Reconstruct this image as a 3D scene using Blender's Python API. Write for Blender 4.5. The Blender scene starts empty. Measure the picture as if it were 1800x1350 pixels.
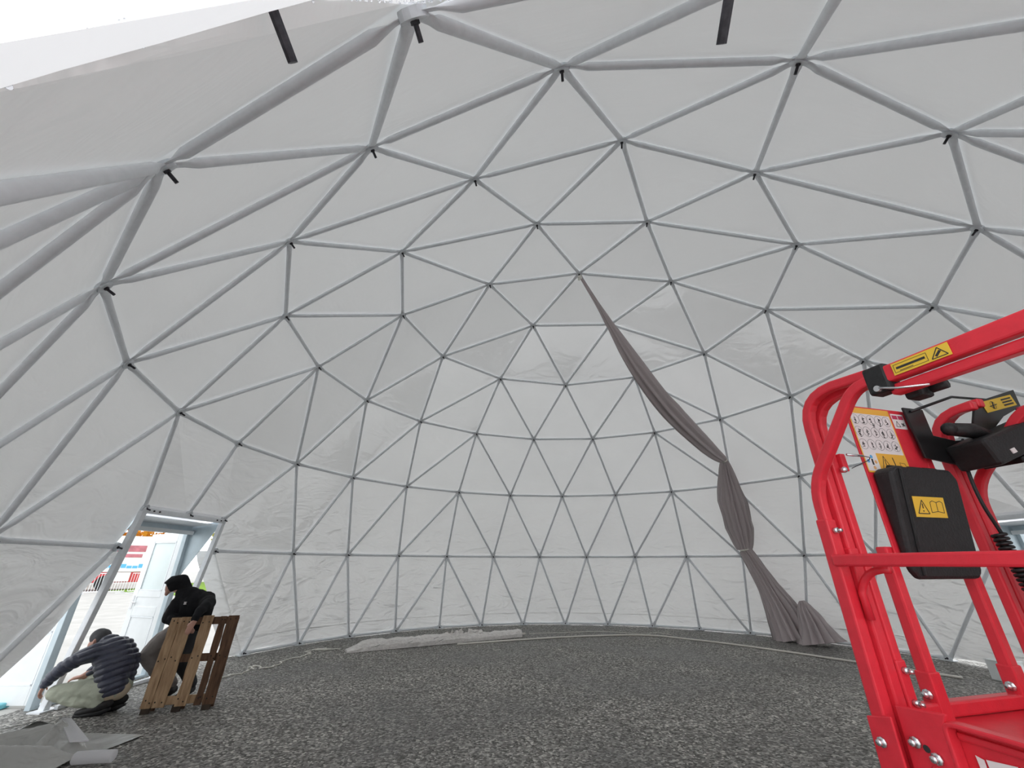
import bpy, bmesh, math, random
from mathutils import Vector, Matrix, noise
V = Vector
rnd = random.Random(7)
sc = bpy.context.scene
col = sc.collection
R = 7.0                      # dome radius in metres
PHI = -0.432507864           # azimuth of the first strut line, clockwise from +Y

# ------------------------------------------------------------------ camera
cam = bpy.data.cameras.new('camera'); camo = bpy.data.objects.new('camera', cam); col.objects.link(camo)
cam.sensor_width = 36.0; cam.lens = 36.0 * 715.9107 / 1800.0; cam.clip_start = 0.02; cam.clip_end = 400
CAMP = V((-.253184518, -.935238348, .229517022)) * R
yaw, pitch, roll = -.062820, .4165758, .00142612
fw = V((-math.sin(yaw) * math.cos(pitch), math.cos(yaw) * math.cos(pitch), math.sin(pitch)))
r0 = V((math.cos(yaw), math.sin(yaw), 0)); u0 = r0.cross(fw)
rr = r0 * math.cos(roll) + u0 * math.sin(roll); uu = u0 * math.cos(roll) - r0 * math.sin(roll)
camo.matrix_world = Matrix(((rr.x, uu.x, -fw.x, CAMP.x), (rr.y, uu.y, -fw.y, CAMP.y), (rr.z, uu.z, -fw.z, CAMP.z), (0, 0, 0, 1)))
sc.camera = camo

# ------------------------------------------------------------------ light: bright overcast sky
w = bpy.data.worlds.new('overcast'); sc.world = w; w.use_nodes = True
bg = w.node_tree.nodes['Background']; bg.inputs[0].default_value = (.95, .975, 1.0, 1); bg.inputs[1].default_value = 2.2
sc.view_settings.view_transform = 'Standard'; sc.view_settings.look = 'None'
sc.view_settings.exposure = 0.0; sc.view_settings.gamma = 1.0; sc.view_settings.use_curve_mapping = False
sc.cycles.max_bounces = 8; sc.cycles.diffuse_bounces = 5; sc.cycles.transmission_bounces = 5

# ------------------------------------------------------------------ materials
M = {}
def nodes(name):
    m = bpy.data.materials.new(name); m.use_nodes = True; nt = m.node_tree
    b = nt.nodes['Principled BSDF']; M[name] = m
    return m, nt, b
def N(nt, t, **kw):
    n = nt.nodes.new(t)
    for k, v in kw.items(): setattr(n, k, v)
    return n
def mat(name, c, rough=.6, metal=0, var=.0, vscale=8, bump=0, bscale=30, spec=.5, c2=None, stretch=(1, 1, 1), emit=0):
    m, nt, b = nodes(name); L = nt.links.new
    b.inputs['Base Color'].default_value = (*c, 1); b.inputs['Roughness'].default_value = rough; b.inputs['Metallic'].default_value = metal
    b.inputs['Specular IOR Level'].default_value = spec
    tc = N(nt, 'ShaderNodeTexCoord'); mp = N(nt, 'ShaderNodeMapping'); mp.inputs['Scale'].default_value = stretch
    L(tc.outputs['Object'], mp.inputs['Vector'])
    if var or c2:
        no = N(nt, 'ShaderNodeTexNoise'); no.inputs['Scale'].default_value = vscale; no.inputs['Detail'].default_value = 6
        L(mp.outputs[0], no.inputs['Vector'])
        rp = N(nt, 'ShaderNodeValToRGB'); rp.color_ramp.elements[0].position = .3; rp.color_ramp.elements[1].position = .7
        a = c2 if c2 else tuple(x * (1 - var) for x in c); bb = c if c2 else tuple(min(1, x * (1 + var)) for x in c)
        rp.color_ramp.elements[0].color = (*a, 1); rp.color_ramp.elements[1].color = (*bb, 1)
        L(no.outputs['Fac'], rp.inputs[0]); L(rp.outputs[0], b.inputs['Base Color'])
    if bump:
        n2 = N(nt, 'ShaderNodeTexNoise'); n2.inputs['Scale'].default_value = bscale; n2.inputs['Detail'].default_value = 5
        L(mp.outputs[0], n2.inputs['Vector'])
        bp = N(nt, 'ShaderNodeBump'); bp.inputs['Strength'].default_value = bump; bp.inputs['Distance'].default_value = .02
        L(n2.outputs['Fac'], bp.inputs['Height']); L(bp.outputs[0], b.inputs['Normal'])
    return m

def fabric(name, refl, trans, m_fac, rough=.32, wrinkle=1.0, gloss=.5, low=True, tscale=1.0):
    """thin coated sheet: part of the daylight shines through, the inner face has a soft sheen"""
    m, nt, b = nodes(name); L = nt.links.new; nt.nodes.remove(b)
    out = nt.nodes['Material Output']
    tc = N(nt, 'ShaderNodeTexCoord')
    # fine relief: broad creases, short horizontal wrinkles
    geo = N(nt, 'ShaderNodeNewGeometry'); sep = N(nt, 'ShaderNodeSeparateXYZ'); L(geo.outputs['Position'], sep.inputs[0])
    n1 = N(nt, 'ShaderNodeTexNoise'); n1.inputs['Scale'].default_value = 1.1 * tscale; n1.inputs['Detail'].default_value = 3; n1.inputs['Distortion'].default_value = 1.2
    mp = N(nt, 'ShaderNodeMapping'); mp.inputs['Scale'].default_value = (1.2, 1.2, 3.2); L(tc.outputs['Object'], mp.inputs['Vector']); L(mp.outputs[0], n1.inputs['Vector'])
    n2 = N(nt, 'ShaderNodeTexNoise'); n2.noise_type = 'RIDGED_MULTIFRACTAL' if hasattr(n2, 'noise_type') else 'FBM'
    n2.inputs['Scale'].default_value = 1.0 * tscale; n2.inputs['Detail'].default_value = 2.5; n2.inputs['Distortion'].default_value = 2.0
    L(mp.outputs[0], n2.inputs['Vector'])
    ramp = N(nt, 'ShaderNodeMapRange'); ramp.inputs[1].default_value = 3.6; ramp.inputs[2].default_value = .8; ramp.inputs[3].default_value = .12 if low else 1; ramp.inputs[4].default_value = 1.0
    L(sep.outputs['Z'], ramp.inputs[0])
    sc2 = N(nt, 'ShaderNodeMath', operation='MULTIPLY'); L(n2.outputs['Fac'], sc2.inputs[0]); sc2.inputs[1].default_value = .35
    ad = N(nt, 'ShaderNodeMath', operation='ADD'); L(n1.outputs['Fac'], ad.inputs[0]); L(sc2.outputs[0], ad.inputs[1])
    mu = N(nt, 'ShaderNodeMath', operation='MULTIPLY'); L(ad.outputs[0], mu.inputs[0]); L(ramp.outputs[0], mu.inputs[1])
    bp = N(nt, 'ShaderNodeBump'); bp.inputs['Strength'].default_value = wrinkle; bp.inputs['Distance'].default_value = .09; L(mu.outputs[0], bp.inputs['Height'])
    # slightly uneven grey
    n3 = N(nt, 'ShaderNodeTexNoise'); n3.inputs['Scale'].default_value = .5; n3.inputs['Detail'].default_value = 4; L(tc.outputs['Object'], n3.inputs['Vector'])
    rp = N(nt, 'ShaderNodeValToRGB'); rp.color_ramp.elements[0].position = .3; rp.color_ramp.elements[1].position = .7
    rp.color_ramp.elements[0].color = (*[x * .94 for x in refl], 1); rp.color_ramp.elements[1].color = (*[min(1, x * 1.05) for x in refl], 1)
    L(n3.outputs['Fac'], rp.inputs[0])
    d = N(nt, 'ShaderNodeBsdfDiffuse'); L(rp.outputs[0], d.inputs['Color']); L(bp.outputs[0], d.inputs['Normal'])
    t = N(nt, 'ShaderNodeBsdfTranslucent'); t.inputs['Color'].default_value = (*trans, 1); L(bp.outputs[0], t.inputs['Normal'])
    mx = N(nt, 'ShaderNodeMixShader'); mx.inputs[0].default_value = m_fac; L(d.outputs[0], mx.inputs[1]); L(t.outputs[0], mx.inputs[2])
    g = N(nt, 'ShaderNodeBsdfGlossy'); g.inputs['Roughness'].default_value = rough; g.inputs['Color'].default_value = (1, 1, 1, 1); L(bp.outputs[0], g.inputs['Normal'])
    fr = N(nt, 'ShaderNodeFresnel'); fr.inputs['IOR'].default_value = 1.45; L(bp.outputs[0], fr.inputs['Normal'])
    fm = N(nt, 'ShaderNodeMath', operation='MULTIPLY'); L(fr.outputs[0], fm.inputs[0]); fm.inputs[1].default_value = gloss
    m2 = N(nt, 'ShaderNodeMixShader'); L(fm.outputs[0], m2.inputs[0]); L(mx.outputs[0], m2.inputs[1]); L(g.outputs[0], m2.inputs[2])
    L(m2.outputs[0], out.inputs['Surface'])
    return m

fabric('cover', (.915, .915, .905), (1, .995, .985), .148, rough=.40, wrinkle=1.15, gloss=.30)
fabric('flap_white', (.88, .88, .90), (1, .99, 1), .55, wrinkle=.08, gloss=.3, low=False)
fabric('sheet_grey', (.50, .50, .48), (1, 1, 1), .04, rough=.28, wrinkle=.5, gloss=.7, low=False, tscale=2)
fabric('drape', (.56, .495, .50), (1, .9, .92), .05, rough=.6, wrinkle=.12, gloss=.12, low=False, tscale=5)
mat('galv', (.82, .85, .88), .40, .06, var=.04, vscale=20, spec=.5)
mat('galv_dark', (.70, .73, .76), .45, .1, var=.1, vscale=20)
mat('bolt', (.05, .048, .055), .45, .7, var=.3, vscale=60)
mat('zinc', (.75, .76, .78), .25, .9)
mat('red', (.74, .030, .050), .34, 0, var=.06, vscale=30, bump=.06, bscale=220, spec=.5)
mat('black_plastic', (.014, .014, .015), .55, 0, var=.3, vscale=40, bump=.15, bscale=120)
mat('black_metal', (.010, .010, .011), .35, .1, var=.2, vscale=30)
mat('rubber', (.012, .012, .013), .5)
mat('yellow', (.86, .56, .05), .5)
mat('amber', (.90, .48, .06), .5)
mat('white_print', (.85, .80, .80), .45)
mat('ink', (.03, .03, .03), .6)
mat('ink_blue', (.12, .45, .80), .6)
mat('ink_orange', (.80, .45, .20), .6)
mat('ink_red', (.55, .05, .12), .6)
mat('white_door', (.80, .83, .84), .35, var=.03)
mat('glass_frost', (.72, .80, .80), .25, var=.04, vscale=3)
mat('steel_blue', (.55, .64, .69), .4, .2, var=.05)
mat('wood_light', (.52, .36, .22), .8, var=0, c2=(.30, .185, .105), vscale=5, bump=.35, bscale=18, stretch=(7, 7, .8), spec=.2)
mat('wood_dark', (.17, .095, .055), .75, c2=(.07, .036, .022), vscale=5, bump=.35, bscale=18, stretch=(7, 7, .8), spec=.3)
mat('wood_block', (.06, .045, .035), .8, var=.3, bump=.3, spec=.2)
mat('nail', (.03, .022, .018), .6, .4)
mat('skin', (.55, .30, .23), .55)
mat('hoodie', (.012, .012, .014), .85, var=.3, vscale=12, bump=.3, bscale=25, spec=.2)
mat('puffer', (.050, .055, .088), .38, var=.15, vscale=10, bump=.25, bscale=30, spec=.6)
mat('trouser_khaki', (.50, .53, .43), .85, var=.12, vscale=7, bump=.4, bscale=14, spec=.2)
mat('trouser_grey', (.28, .25, .235), .85, var=.12, vscale=7, bump=.4, bscale=14, spec=.2)
mat('trouser_dark', (.03, .032, .037), .85, var=.2)
mat('shoe', (.014, .013, .014), .6, var=.2)
mat('cap', (.085, .085, .09), .8, var=.2, vscale=20)
mat('tee', (.62, .52, .38), .8)
mat('wrap', (.86, .83, .80), .3, c2=(.66, .63, .61), vscale=14, bump=.6, bscale=12, stretch=(1, 3, 3))
mat('pvc_pipe', (.74, .71, .65), .4)
mat('rope', (.80, .78, .72), .7)
mat('truck_white', (.80, .82, .83), .4)
mat('panel_pink', (.50, .16, .20), .5, var=.25, vscale=3)
mat('truck_red', (.58, .05, .06), .45)
mat('tyre', (.02, .02, .02), .8)
mat('concrete', (.42, .41, .39), .85, var=.12, vscale=1.5, bump=.2, bscale=30)
mat('grass', (.26, .40, .06), .9, c2=(.10, .20, .03), vscale=9, bump=.5, bscale=40, spec=.1)
mat('leaf_orange', (.75, .33, .03), .7, c2=(.50, .17, .015), vscale=3, spec=.2)
mat('leaf_yellow', (.62, .50, .05), .7, c2=(.30, .33, .04), vscale=3, spec=.2)
mat('bark', (.10, .075, .055), .9, var=.3)
mat('bottle_blue', (.16, .50, .58), .4)
def gravel():
    m, nt, b = nodes('gravel'); L = nt.links.new
    tc = N(nt, 'ShaderNodeTexCoord')
    v1 = N(nt, 'ShaderNodeTexVoronoi'); v1.inputs['Scale'].default_value = 44; L(tc.outputs['Object'], v1.inputs['Vector'])
    v2 = N(nt, 'ShaderNodeTexVoronoi'); v2.inputs['Scale'].default_value = 19; L(tc.outputs['Object'], v2.inputs['Vector'])
    hs = N(nt, 'ShaderNodeSeparateColor'); L(v1.outputs['Color'], hs.inputs[0])
    rp = N(nt, 'ShaderNodeValToRGB'); e = rp.color_ramp.elements
    e[0].position = 0; e[0].color = (.075, .072, .065, 1); e[1].position = 1; e[1].color = (.74, .72, .67, 1)
    e2 = e.new(.45); e2.color = (.23, .222, .205, 1); e3 = e.new(.8); e3.color = (.38, .37, .345, 1)
    L(hs.outputs[0], rp.inputs[0])
    big = N(nt, 'ShaderNodeTexNoise'); big.inputs['Scale'].default_value = .55; big.inputs['Detail'].default_value = 5; L(tc.outputs['Object'], big.inputs['Vector'])
    wet = N(nt, 'ShaderNodeMapRange'); wet.inputs[1].default_value = .38; wet.inputs[2].default_value = .60; wet.inputs[3].default_value = .62; wet.inputs[4].default_value = 1.05
    L(big.outputs['Fac'], wet.inputs[0])
    mul = N(nt, 'ShaderNodeMix', data_type='RGBA', blend_type='MULTIPLY'); mul.inputs[0].default_value = 1
    cmb = N(nt, 'ShaderNodeCombineColor')
    for i in range(3): L(wet.outputs[0], cmb.inputs[i])
    L(rp.outputs[0], mul.inputs[6]); L(cmb.outputs[0], mul.inputs[7]); L(mul.outputs[2], b.inputs['Base Color'])
    ro = N(nt, 'ShaderNodeMapRange'); ro.inputs[1].default_value = .40; ro.inputs[2].default_value = .58; ro.inputs[3].default_value = .40; ro.inputs[4].default_value = .8
    L(big.outputs['Fac'], ro.inputs[0]); L(ro.outputs[0], b.inputs['Roughness']); b.inputs['Specular IOR Level'].default_value = .4
    mm = N(nt, 'ShaderNodeMath', operation='ADD'); L(v1.outputs['Distance'], mm.inputs[0]); L(v2.outputs['Distance'], mm.inputs[1])
    bp = N(nt, 'ShaderNodeBump'); bp.invert = True; bp.inputs['Strength'].default_value = .9; bp.inputs['Distance'].default_value = .018
    L(mm.outputs[0], bp.inputs['Height']); L(bp.outputs[0], b.inputs['Normal'])
gravel()
def drops_mat():
    m, nt, b = nodes('water'); b.inputs['Base Color'].default_value = (.95, .96, 1, 1); b.inputs['Roughness'].default_value = .05
    b.inputs['Transmission Weight'].default_value = 1; b.inputs['IOR'].default_value = 1.33
drops_mat()
def glass_mat():
    m, nt, b = nodes('pane'); b.inputs['Base Color'].default_value = (.86, .93, .93, 1); b.inputs['Roughness'].default_value = .35
    b.inputs['Transmission Weight'].default_value = .55; b.inputs['IOR'].default_value = 1.3
glass_mat()

# ------------------------------------------------------------------ mesh helpers
class MB:
    def __init__(s): s.v = []; s.f = []
    def add(s, vs, fs):
        o = len(s.v); s.v += [tuple(x) for x in vs]; s.f += [tuple(i + o for i in f) for f in fs]; return s
    def box(s, c, size, ax=None):
        """box centred at c; ax = three unit axes"""
        ax = ax or (V((1, 0, 0)), V((0, 1, 0)), V((0, 0, 1))); c = V(c); vs = []
        for k in (-1, 1):
            for j in (-1, 1):
                for i in (-1, 1): vs.append(c + ax[0] * (i * size[0] / 2) + ax[1] * (j * size[1] / 2) + ax[2] * (k * size[2] / 2))
        return s.add(vs, [(0, 2, 3, 1), (4, 5, 7, 6), (0, 1, 5, 4), (2, 6, 7, 3), (0, 4, 6, 2), (1, 3, 7, 5)])
    def bar(s, p, q, wd, ht, up=(0, 0, 1)):
        p, q = V(p), V(q); z = (q - p); l = z.length; z.normalize(); x = V(up).cross(z)
        if x.length < 1e-4: x = V((1, 0, 0)).cross(z)
        x.normalize(); y = z.cross(x)
        return s.box((p + q) / 2, (wd, ht, l), (x, y, z))
    def prism(s, pts, d):
        """polygon (3-D points) extruded by vector d"""
        n = len(pts); pts = [V(p) for p in pts]; d = V(d)
        return s.add(pts + [p + d for p in pts], [tuple(range(n))[::-1], tuple(range(n, 2 * n))] + [(i, (i + 1) % n, n + (i + 1) % n, n + i) for i in range(n)])
    def sweep(s, pts, prof, side=None, caps=True, scale=None):
        """profile (u along side, v along tangent x side) swept along pts; side fixed for planar paths"""
        pts = [V(p) for p in pts]; n = len(prof); vs = []; ref = V(side) if side is not None else None; prev = None
        for i, p in enumerate(pts):
            t = (pts[min(i + 1, len(pts) - 1)] - pts[max(i - 1, 0)]).normalized()
            if ref is not None: x = (ref - t * ref.dot(t)).normalized()
            else:
                if prev is None: prev = t.orthogonal()
                x = (prev - t * prev.dot(t)).normalized(); prev = x
            y = t.cross(x); k = 1 if scale is None else scale[i]
            m = 1.0
            if 0 < i < len(pts) - 1:
                c = (pts[i] - pts[i - 1]).normalized().dot((pts[i + 1] - pts[i]).normalized()); m = 1 / math.sqrt(max(.3, (1 + c) / 2))
            for (a, b) in prof: vs.append(p + x * (a * k) + y * (b * k * (m if ref is not None else 1)))
        fs = []
        for i in range(len(pts) - 1):
            for j in range(n): fs.append((i * n + j, i * n + (j + 1) % n, (i + 1) * n + (j + 1) % n, (i + 1) * n + j))
        if caps: fs += [tuple(range(n))[::-1], tuple(range((len(pts) - 1) * n, len(pts) * n))]
        return s.add(vs, fs)
    def tube(s, pts, r, seg=8, caps=True, scale=None):
        return s.sweep(pts, [(r * math.cos(2 * math.pi * i / seg), r * math.sin(2 * math.pi * i / seg)) for i in range(seg)], None, caps, scale)
    def ball(s, c, r, seg=10, rings=6, sc_=(1, 1, 1), ax=None):
        c = V(c); ax = ax or (V((1, 0, 0)), V((0, 1, 0)), V((0, 0, 1))); vs = []; fs = []
        for i in range(rings + 1):
            th = math.pi * i / rings
            for j in range(seg):
                ph = 2 * math.pi * j / seg
                vs.append(c + ax[0] * (r * sc_[0] * math.sin(th) * math.cos(ph)) + ax[1] * (r * sc_[1] * math.sin(th) * math.sin(ph)) + ax[2] * (r * sc_[2] * math.cos(th)))
        for i in range(rings):
            for j in range(seg): fs.append((i * seg + j, (i + 1) * seg + j, (i + 1) * seg + (j + 1) % seg, i * seg + (j + 1) % seg))
        return s.add(vs, fs)
    def mesh(s, name, smooth=False):
        me = bpy.data.meshes.new(name); me.from_pydata(s.v, [], s.f)
        bm = bmesh.new(); bm.from_mesh(me); bmesh.ops.remove_doubles(bm, verts=bm.verts, dist=1e-6); bmesh.ops.recalc_face_normals(bm, faces=bm.faces); bm.to_mesh(me); bm.free()
        if smooth:
            for p in me.polygons: p.use_smooth = True
        return me
    def build(s, name, m, parent=None, smooth=False, bevel=0, **props):
        return link(name, s.mesh(name, smooth), m, parent, bevel, **props)
def link(name, me, m, parent=None, bevel=0, **props):
    o = bpy.data.objects.new(name, me); col.objects.link(o)
    if m is not None and not len(me.materials): me.materials.append(M[m])
    if parent: o.parent = parent
    if bevel:
        b = o.modifiers.new('bevel', 'BEVEL'); b.width = bevel; b.segments = 2; b.limit_method = 'ANGLE'
    for k, v in props.items(): o[k] = v
    return o
def thing(name, label, cat, loc=(0, 0, 0), **props):
    o = bpy.data.objects.new(name, None); col.objects.link(o); o.location = loc; o.empty_display_size = .2
    o['label'] = label; o['category'] = cat
    for k, v in props.items(): o[k] = v
    bpy.context.view_layer.update()
    return o
def keep(o, parent):          # parent without moving: geometry is written in world coordinates
    o.parent = parent; o.matrix_parent_inverse = Matrix.Translation(parent.location).inverted(); return o
class W:                      # builder that writes world-coordinate parts under a thing
    def __init__(s, root): s.r = root
    def __call__(s, mb, name, m, smooth=False, bevel=0, parent=None, **p):
        o = mb.build(name, m, None, smooth, bevel, **p)
        if parent is None: keep(o, s.r)
        else: o.parent = parent; o.matrix_parent_inverse = Matrix.Identity(4)
        return o

# ------------------------------------------------------------------ dome lattice: six sectors, six rows, level base
def node(k, i):
    i %= max(1, 6 * k); a = PHI + 2 * math.pi * i / max(1, 6 * k); e = k * math.pi / 12
    return V((R * math.sin(e) * math.sin(a), R * math.sin(e) * math.cos(a), R * math.cos(e)))
def down(k, i):
    """nodes of row k+1 that node i of row k is tied to"""
    if k == 0: return list(range(6))
    s, j = divmod(i, k); b = s * (k + 1) + j; n = 6 * (k + 1)
    return [(b - 1) % n, b, (b + 1) % n] if j == 0 else [b, (b + 1) % n]
faces = []
for k in range(0, 6):
    if k == 0:
        for i in range(6): faces.append(((0, 0), (1, i), (1, (i + 1) % 6)))
        continue
    n = 6 * k
    for i in range(n):
        ds = down(k, i)
        for a, b in zip(ds, ds[1:]): faces.append(((k, i), (k + 1, a), (k + 1, b)))
        faces.append(((k, i), (k, (i + 1) % n), (k + 1, ds[-1])))
edges = set()
for f in faces:
    for a, b in ((0, 1), (1, 2), (2, 0)): edges.add(tuple(sorted((f[a], f[b]))))

GONE = set(); extra_faces = []; extra_edges = []; special = {}
def polar(az, z, r=None):
    r = math.sqrt(R * R - z * z) if r is None else r; a = math.radians(az); return V((r * math.sin(a), r * math.cos(a), z))
DOORS = []
for c5, tag in ((25, 'west'), (10, 'east')):
    c4, c6 = c5 * 4 // 5, c5 * 6 // 5; az = math.degrees(PHI) + 12 * c5
    for d in (-1, 0, 1): GONE.add((5, (c5 + d) % 30))
    for d in (-1, 0, 1): GONE.add((6, (c6 + d) % 36))
    HL, HM, HR = polar(az - 7.2, 2.33), polar(az, 2.33, 6.6 * math.cos(math.radians(7.2))), polar(az + 7.2, 2.33)
    PL, PR = polar(az - 7.5, 1.815), polar(az + 8.6, 1.815)
    FL, FR = polar(az - 7.0, 0, 6.95), polar(az + 7.0, 0, 6.95)
    n4 = lambda d: node(4, c4 + d)
    A, B = node(5, c5 - 2), node(5, c5 + 2); G0, G1 = node(6, c6 - 2), node(6, c6 + 2)
    extra_faces += [(n4(-1), n4(0), HM), (n4(-1), HM, HL), (n4(0), n4(1), HR), (n4(0), HR, HM), (A, n4(-1), HL), (A, HL, PL), (A, PL, G0), (n4(1), B, PR), (n4(1), PR, HR), (B, G1, PR)]
    extra_edges += [(n4(-1), HL), (n4(0), HM), (n4(1), HR), (A, PL), (B, PR), (PL, G0)]
    if tag == 'east': extra_faces.append((PL, G0, polar(az - 8.6, .0, 6.96)))
    special[tag] = dict(HL=HL, HM=HM, HR=HR, PL=PL, PR=PR, FL=FL, FR=FR, az=az, G0=G0, G1=G1)
# opening the picture is taken from
GONE.add((5, 18))
SL, SR = V((-2.305, -6.005, 2.77)), V((-.20, -6.20, 2.83)); SM = V((-1.25, -6.10, 2.80))
extra_faces += [(node(4, 15), SL, node(5, 19)), (node(4, 14), node(5, 17), SR)]
extra_edges += [(node(4, 14), SR), (SR, node(5, 17))]

# ---- cover
NS = 7
cv = MB()
def outw(p, off): return p + V(p).normalized() * off
def patch(a, b, c):
    grid = {}
    for i in range(NS + 1):
        for j in range(NS + 1 - i):
            p = a + (b - a) * (i / NS) + (c - a) * (j / NS)
            e = min(i, j, NS - i - j) / NS
            lowf = max(0.0, min(1.0, (3.3 - p.z) / 2.2))
            dsp = noise.noise(V((p.x * 1.3, p.y * 1.3, p.z * 2.6))) * .05 * lowf * min(1, e * 6) + noise.noise(p * .8) * .012 * min(1, e * 6)
            q = outw(p, .032 + dsp)
            if p.z < .02:
                ang = math.atan2(p.x, p.y); q = V((q.x, q.y, max(.004, .028 + .075 * noise.noise(V((ang * 9, 3.3, 0)))) ))
            grid[i, j] = q
    vs = list(grid.values()); ix = {k: n for n, k in enumerate(grid)}; fs = []
    for i in range(NS):
        for j in range(NS - i):
            fs.append((ix[i, j], ix[i + 1, j], ix[i, j + 1]))
            if i + j < NS - 1: fs.append((ix[i + 1, j], ix[i + 1, j + 1], ix[i, j + 1]))
    cv.add(vs, fs)
for f in faces:
    if any(n in GONE for n in f): continue
    patch(*[node(*n) for n in f])
for f in extra_faces: patch(*f)
me = bpy.data.meshes.new('wall_dome'); me.from_pydata(cv.v, [], cv.f)
bm = bmesh.new(); bm.from_mesh(me); bmesh.ops.remove_doubles(bm, verts=bm.verts, dist=2e-3); bmesh.ops.recalc_face_normals(bm, faces=bm.faces); bm.to_mesh(me); bm.free()
for p in me.polygons: p.use_smooth = True
try: me.set_sharp_from_angle(angle=math.radians(7))
except Exception: pass
cover = link('wall_dome', me, 'cover', None, kind='structure', label='grey translucent fabric cover stretched over the dome frame', category='dome cover')
hm = MB(); pv = None
for i in range(361):
    az_ = math.radians(i); ok = not any(abs((i - d_ + 180) % 360 - 180) < w_ for d_, w_ in ((-84.8, 24), (95.2, 24), (191.2, 14)))
    rr_ = 6.985 * math.cos(.045) - .004; p_ = [V((rr_ * math.sin(az_), rr_ * math.cos(az_), z_)) for z_ in (.30, .318)]
    k_ = ((i - math.degrees(PHI)) % 10) / 10
    p_ = [q * (1 - .0035 * (1 - abs(2 * k_ - 1))) for q in p_]
    if pv and ok: hm.add([pv[0], p_[0], p_[1], pv[1]], [(0, 1, 2, 3)])
    pv = p_ if ok else None
o = hm.build('hem', 'cover', cover); o.parent = cover
# free edges of the cover hanging loose beside the west doorway
s = special['west']
fl = MB(); edge = [s['PR'] + (s['G1'] - s['PR']) * (i / 10) for i in range(11)]
nv = V((math.sin(math.radians(s['az'])), math.cos(math.radians(s['az'])), 0)); tv = V((-nv.y, nv.x, 0)) * -1
rows_ = []
for i, p in enumerate(edge):
    wv = .05 * math.sin(i * 1.3)
    z = max(.01, p.z)
    rows_.append([V((p.x, p.y, z)), V((p.x, p.y, z)) + nv * (.10 + wv) - tv * .05, V((p.x, p.y, z)) + nv * (.26 + wv * .5) - tv * (.10 + .12 * i / 10)])
fl.add([q for r_ in rows_ for q in r_], [(i * 3 + j, i * 3 + j + 1, i * 3 + 4 + j, i * 3 + 3 + j) for i in range(10) for j in range(2)])
o = fl.build('cover_flap', 'cover', None, True); o.parent = cover
fl = MB(); rows_ = []
for i in range(13):
    p = s['PL'] + (s['G0'] - s['PL']) * (i / 12); z = max(.012, p.z - .05); wv = .04 * math.sin(i * .9)
    rows_.append([outw(V((p.x, p.y, p.z)), .03), V((p.x, p.y, z)) + nv * (.04 + wv) + tv * (.08 + .06 * i / 12), V((p.x, p.y, max(.01, z - .12))) + nv * (.10 + wv) + tv * (.16 + .10 * i / 12)])
fl.add([q for r_ in rows_ for q in r_], [(i * 3 + j, i * 3 + j + 1, i * 3 + 4 + j, i * 3 + 3 + j) for i in range(12) for j in range(2)])
o = fl.build('cover_flap', 'cover', None, True); o.parent = cover

# ---- frame: struts with flattened ends, hubs, bolts
frame = thing('dome_frame', 'galvanised steel strut frame of the geodesic dome', 'dome frame')
smesh = {}
SR_ = .028
def strut_mesh(L):
    key = round(L, 2)
    if key in smesh: return smesh[key]
    b = MB(); n = 10; rings = [(0.0, .036, .005), (.10, .036, .005), (.19, SR_, SR_), (.5, SR_, SR_), (L - .19, SR_, SR_), (L - .10, .036, .005), (L, .036, .005)]
    rings[3] = (L / 2, SR_, SR_)
    vs = []; fs = []
    for (z, hy, hx) in rings:
        for j in range(n): vs.append((hx * math.cos(2 * math.pi * j / n), hy * math.sin(2 * math.pi * j / n), z))
    for i in range(len(rings) - 1):
        for j in range(n): fs.append((i * n + j, i * n + (j + 1) % n, (i + 1) * n + (j + 1) % n, (i + 1) * n + j))
    fs += [tuple(range(n))[::-1], tuple(range((len(rings) - 1) * n, len(rings) * n))]
    b.add(vs, fs); smesh[key] = b.mesh('strut', True); return smesh[key]
def frame_mat(p, q, rad):
    z = (q - p).normalized(); x = (rad - z * rad.dot(z)).normalized(); y = z.cross(x)
    return Matrix(((x.x, y.x, z.x, p.x), (x.y, y.y, z.y, p.y), (x.z, y.z, z.z, p.z), (0, 0, 0, 1)))
def project(p):
    d = p - CAMP; c = d.dot(fw)
    if c < .05: return None
    return 900 + 715.9 * d.dot(rr) / c, 675 - 715.9 * d.dot(uu) / c, c
def in_view(p, m=120):
    q = project(p); return q is not None and -m < q[0] < 1800 + m and -m < q[1] < 1350 + m
seg = [(node(*a), node(*b)) for a, b in sorted(edges) if a not in GONE and b not in GONE and (a, b) != ((4, 15), (5, 19))]
seg = [s_ for s_ in seg] + extra_edges
cand = []
for p, q in seg:
    lift = V((0, 0, 0))
    if p.z < .02 and q.z < .02: p, q = p + V((0, 0, .04)), q + V((0, 0, .04))
    vis = any(in_view(p + (q - p) * t) for t in (.05, .25, .5, .75, .95))
    dist = min((p - CAMP).length, (q - CAMP).length, ((p + q) / 2 - CAMP).length)
    cand.append((not vis, dist, p, q))
cand.sort(key=lambda c: (c[0], c[1]))
rest = MB()
for n_, (hid, dist, p, q) in enumerate(cand):
    L_ = (q - p).length; mx = frame_mat(p, q, ((p + q) / 2).normalized())
    if not hid and n_ < 300:
        o = link('strut', strut_mesh(L_), 'galv', frame); o.matrix_local = mx @ Matrix.Diagonal((1, 1, L_ / round(L_, 2), 1))
    else:
        sm = strut_mesh(L_); vs = [mx @ v.co for v in sm.vertices]; rest.add(vs, [tuple(f.vertices) for f in sm.polygons])
o = rest.build('strut_rest', 'galv', frame, True, kind='stuff')
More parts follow.
